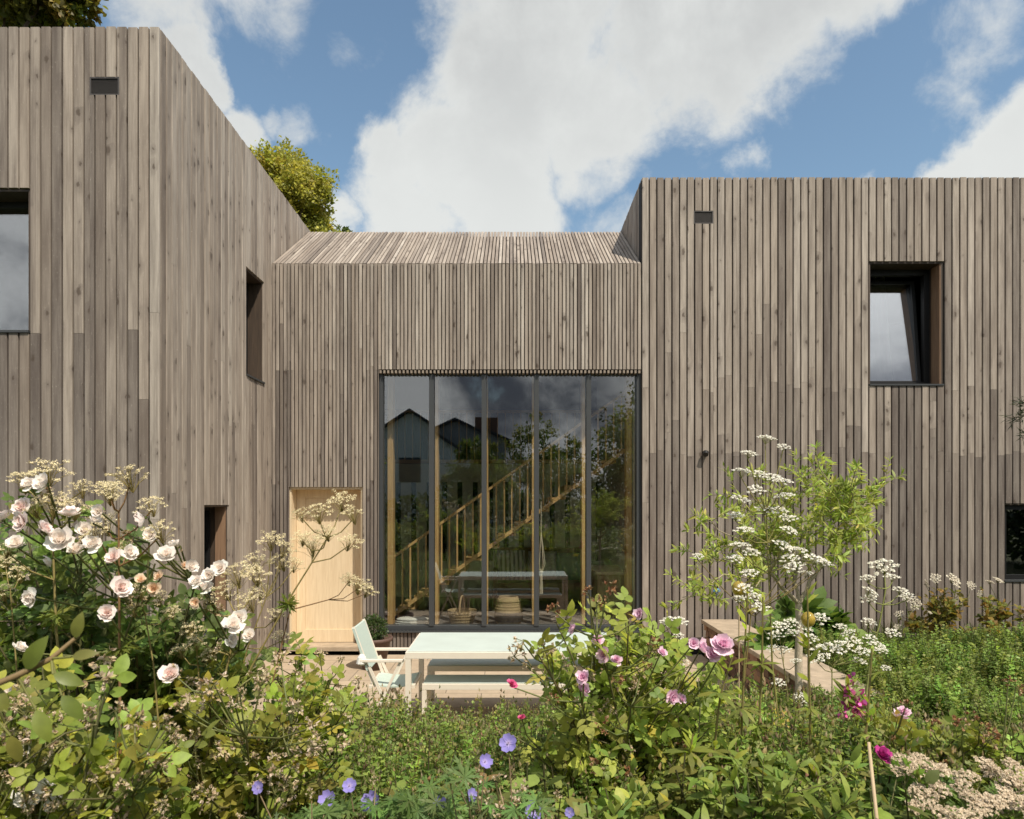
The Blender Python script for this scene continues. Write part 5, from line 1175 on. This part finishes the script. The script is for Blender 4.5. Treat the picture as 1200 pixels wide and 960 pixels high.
def balls():
    for px, py, Y, lab in [(947, 726, 3.6, 'amber glass ball on a thin stake beside the olive trunk'), (866, 690, 3.7, 'amber glass ball on a thin stake half hidden by white umbels')]:
        p = P(px, py, Y); t = empty('glass_ball_stake', (p.x, p.y, gz(p.x, p.y)), lab, 'garden ornament'); m = MB(); m.tube([(p.x, p.y, gz(p.x, p.y)), (p.x, p.y, p.z-.045)], .004, 6); m.build('stake', M['bamboo'], t)
        m = MB(); r = 8/800*Y; m.lathe([(r*math.sin(PI*k/12)+.0005, r*1.15*-math.cos(PI*k/12)) for k in range(13)], p, 20, False); m.build('glass_ball', M['amber'], t, True)
balls()
m = MB(); a = P(1018, 870, 2.15); b_ = P(1030, 985, 2.0); m.tube([(b_.x+.02, b_.y, gz(b_.x, b_.y)), b_, a], [.006, .006, .005], 8); tag(m.build('bamboo_cane', M['bamboo'], None, True), 'bare bamboo cane standing in the leaves left of the magenta rose', 'cane')
# box ball in the planter: the plant rests in the pot
def boxball():
    c = np.array([PX, PY, .47]); root = empty('box_plant', (PX, PY, .335), 'clipped dark green box plant growing in the brown planter', 'plant'); n = 2600; d = nrm(RNG.normal(0, 1, (n, 3))); p = c+d*RNG.uniform(.08, .15, (n, 1))*[1, 1, 1.15]*(1+.1*np.sin(d[:, :1]*9)); fo = Buf()
    fo.emit(T_LEAFLO, frames(nrm(d+RNG.normal(0, .6, (n, 3))), RNG.normal(0, 1, (n, 3))), p, RNG.uniform(.018, .03, n), [jit((.045, .085, .025), n, .3, (.12, .17, .05), .4)]); fo.build('foliage', M['leaf_gloss'], root)
    st = Buf(); st.tube([(PX, PY, .335), (PX, PY, .47)], [.012, .008], (.12, .09, .06)); st.build('stem', M['stem'], root)
boxball()
# ------------------------------------------------------------------ trees
def tree(name, label, base, trunk_h, lobes, n, leaf, cols, tpl=T_LEAFLO, r0=.22, group=None, shell=.55, limbs=True):
    """lobes = (x, y, z, radius): each is a cloud of small leaf clusters with hollows between them"""
    base = np.asarray(base, float); root = empty(name, tuple(base), label, 'tree', group); tr = Buf(); bc = (.11, .085, .065); top = base+[0, 0, trunk_h]; limb(tr, base, top, r0, r0*.6, bc, 7, .02); fo = Buf()
    w = np.array([l[3]**2 for l in lobes]); w = w/w.sum()
    for (x, y, z, r), k in zip(lobes, w):
        c = np.array([x, y, z]); 
        if limbs: limb(tr, top-[0, 0, RNG.uniform(0, trunk_h*.3)], c, r0*.4, r0*.08, bc, 6, .06)
        m = max(10, int(n*k/26)); d = nrm(RNG.normal(0, 1, (m, 3))); cc = c+d*r*(shell+(1-shell)*RNG.random((m, 1)))*[1, 1, .85]*(1+.25*RNG.normal(0, 1, (m, 1))*.5)
        q = 26; o = RNG.normal(0, 1, (m, q, 3))*r*.11; p = (cc[:, None]+o).reshape(-1, 3); dd = nrm(np.repeat(d, q, 0)*.6+RNG.normal(0, .7, (m*q, 3))+[0, 0, .1]); cl = cols(m)[0]; cl = np.repeat(cl, q, 0)*np.exp(RNG.normal(0, .18, (m*q, 1)))
        fo.emit(tpl, frames(dd, RNG.normal(0, .7, (m*q, 3))+[0, -.2, .8]), p, leaf*RNG.uniform(.6, 1.25, m*q), [cl])
    tr.build('trunk', M['bark'], root, True); fo.build('crown', M['leaf'], root); return root
def lob(lst, Y, dy=1.2): return [(*W(px, py, Y+RNG.uniform(-dy, dy)), r/800*Y) for px, py, r in lst]
Y = 21
tree('lime_tree', 'yellow green tree in seed showing above the roof between the wings', (*P(340, 0, Y)[:2], 0), 4.5, lob([(335, 205, 34), (360, 225, 32), (320, 240, 40), (365, 262, 26), (345, 285, 40), (310, 195, 22), (300, 270, 40), (385, 300, 30)], Y), 38000, .125, C2((.165, .18, .06), (.22, .215, .085), .5, .15))
tree('conifer', 'dark tree top just peeping over the roof ridge', (*P(398, 0, 24)[:2], 0), 6, lob([(398, 272, 9), (408, 276, 7), (388, 282, 14), (402, 292, 16)], 24, .3), 1500, .13, C2((.045, .075, .035), (.09, .12, .05), .4), r0=.15)
tree('plane_tree', 'dark leafy tree overhanging the flat roof of the left wing', (*P(-60, 0, 13)[:2], 0), 7, lob([(10, -30, 55), (60, -10, 42), (90, 5, 22), (20, 15, 32), (-60, -40, 90), (0, -90, 80), (70, -60, 50), (45, 25, 18)], 13, .8), 24000, .13, C2((.065, .085, .025), (.15, .13, .04), .5, .25), tpl=T_LEAF)
# a dark pine bough reaching in beside the right wing
def pine():
    Y = 5.6; b0 = np.array(gp(1330, Y)); root = empty('pine_tree', tuple(b0), 'dark pine whose bough reaches in before the right wing', 'tree'); tr = Buf(); fo = Buf(); limb(tr, b0, b0+[0, 0, 3.6], .06, .04, (.12, .09, .07), 8, .01)
    for px, py in [(1186, 490), (1196, 470), (1200, 510), (1215, 450), (1225, 530)]:
        l = limb(tr, b0+[0, 0, 2.0+RNG.uniform(0, 1.0)], W(px, py, Y), .014, .004, (.12, .09, .07), 6, .04); n = 330; t = .35+.65*RNG.random(n); p, d = at_line(l, t); dd = nrm(d*.8+RNG.normal(0, .6, (n, 3))); fo.emit(leaf_tpl(.05, 2, .1, .1), frames(dd, RNG.normal(0, 1, (n, 3))), p+RNG.normal(0, .02, (n, 3)), RNG.uniform(.05, .09, n), [jit((.03, .05, .025), n, .3)])
    tr.build('trunk', M['bark'], root, True); fo.build('crown', M['leaf'], root)
pine()
# ------------------------------------------------------------------ what stands behind the camera and shows in the glass
def neighbour(cx, y, hw, eave, apex, deep, wall, label, chim):
    t = empty('neighbour_house', (cx, y, 0), label, 'house'); m = MB(); m.prism([(cx-hw, y, -.5), (cx+hw, y, -.5), (cx+hw, y, eave), (cx, y, apex), (cx-hw, y, eave)], (0, -deep, 0)); m.build('wall', wall, t)
    m = MB(); s = (apex-eave)/hw
    for sg in (-1, 1):
        m = MB(); o = .35; m.quadbox([(cx, y+.3, apex+.02), (cx+sg*(hw+o), y+.3, eave-s*o+.02), (cx+sg*(hw+o), y-deep-.3, eave-s*o+.02), (cx, y-deep-.3, apex+.02), (cx, y+.3, apex+.17), (cx+sg*(hw+o), y+.3, eave-s*o+.17), (cx+sg*(hw+o), y-deep-.3, eave-s*o+.17), (cx, y-deep-.3, apex+.17)][::1]); r_ = m.build('roof', M['slate'], t)
    if chim:
        m = MB(); m.box(cx+chim, cx+chim+.9, y-3, y-2, eave, apex+.5); m.build('chimney', M['redwood'], t)
    m = MB(); m.box(cx-.6, cx+.6, y+.005, y+.04, 3.2, 4.6); m.build('window', M['frame'], t)
M['slate'] = simple('slate', (.05, .05, .055), .7, var=.3)
neighbour(-5.7, -21, 4.6, 4.2, 7.2, 9, simple('render', (.80, .77, .72), .9), 'pale gabled house with slate roof seen mirrored in the glazing', 0)
neighbour(-3.2, -27, 2.6, 6.4, 7.6, 6, simple('grey_render', (.30, .29, .28), .9), 'smaller grey house with brick chimney seen mirrored in the glazing', 1.2)
def lobw(c, lst): return [(c[0]+x, c[1]+y, z, r) for x, y, z, r in lst]
LT = [(0, 0, 4.2, 1.5), (-.9, .3, 3.2, 1.3), (1.0, -.2, 3.3, 1.4), (.2, .5, 5.3, 1.0), (-.3, -.4, 2.2, 1.4), (.9, .2, 2.0, 1.2)]
DK = C2((.05, .08, .03), (.11, .13, .05), .5)
for (x, y, k, lab) in [(1.0, -22, 1.08, 'round topped garden tree mirrored in the middle panes'), (-1.6, -17, .8, 'slim garden tree mirrored beside the neighbouring gable'), (5.3, -12, .90, 'tall garden tree mirrored at the edge of the last pane'), (3.2, -26, .95, 'far garden tree mirrored behind the others'), (7.0, -9, 1.3, 'garden tree standing near the right boundary'), (-9.5, -16, 1.1, 'garden tree beyond the neighbouring gable')]:
    tree('garden_tree', lab, (x, y, .5), 2.6*k, lobw((x, y), [(a*k, b*k, c*k+.5, r*k) for a, b, c, r in LT]), 8000, .17, DK, r0=.12, group='trees at the bottom of the garden')
def hedge():
    n = 16000; p = np.c_[RNG.uniform(-14, 14, n), RNG.uniform(-10.6, -9.4, n), RNG.uniform(.5, 2.35, n)]; p[:, 2] += .18*np.sin(p[:, 0]*1.7)+.1*np.sin(p[:, 0]*4.1); fo = Buf(); fo.emit(T_LEAFLO, frames(RNG.normal(0, 1, (n, 3)), RNG.normal(0, .6, (n, 3))+[0, 0, .8]), p, RNG.uniform(.12, .26, n), [jit((.05, .085, .028), n, .3, (.13, .15, .05), .4)])
    o = fo.build('hedge', M['leaf'], None, False, (0, -10, .5))
    p2 = np.c_[12+p[:, 1]+10, p[:, 0]*.8-2, p[:, 2]*1.25]; f2 = Buf(); f2.emit(T_LEAFLO, frames(RNG.normal(0, 1, (n, 3)), RNG.normal(0, .6, (n, 3))+[0, 0, .8]), p2, RNG.uniform(.14, .28, n), [jit((.04, .065, .025), n, .3)]); tag(f2.build('hedge', M['leaf'], None, False, (12, -2, .5)), 'unseen taller dark side hedge, added to darken the reflection in the low window', 'hedge')  # second hedge is added out of view so the low window reflects dark
    tag(o, 'long green hedge closing the garden, mirrored in the glazing', 'hedge')
hedge()
b = Buf(); n = 3500; xy = np.c_[RNG.uniform(-9, 9, n), RNG.uniform(-8.5, -1.0, n)]; carpet(b, U_T, xy, RNG.uniform(.4, .9, n), lambda n: [jit((.16, .22, .055), n, .3, (.32, .32, .09), .45), jit((.12, .12, .05), n, .2)], .3)
tag(b.build('border_planting', M['leaf']), 'mixed leafy border filling the garden behind, mirrored in the glazing', 'undergrowth', kind='stuff')
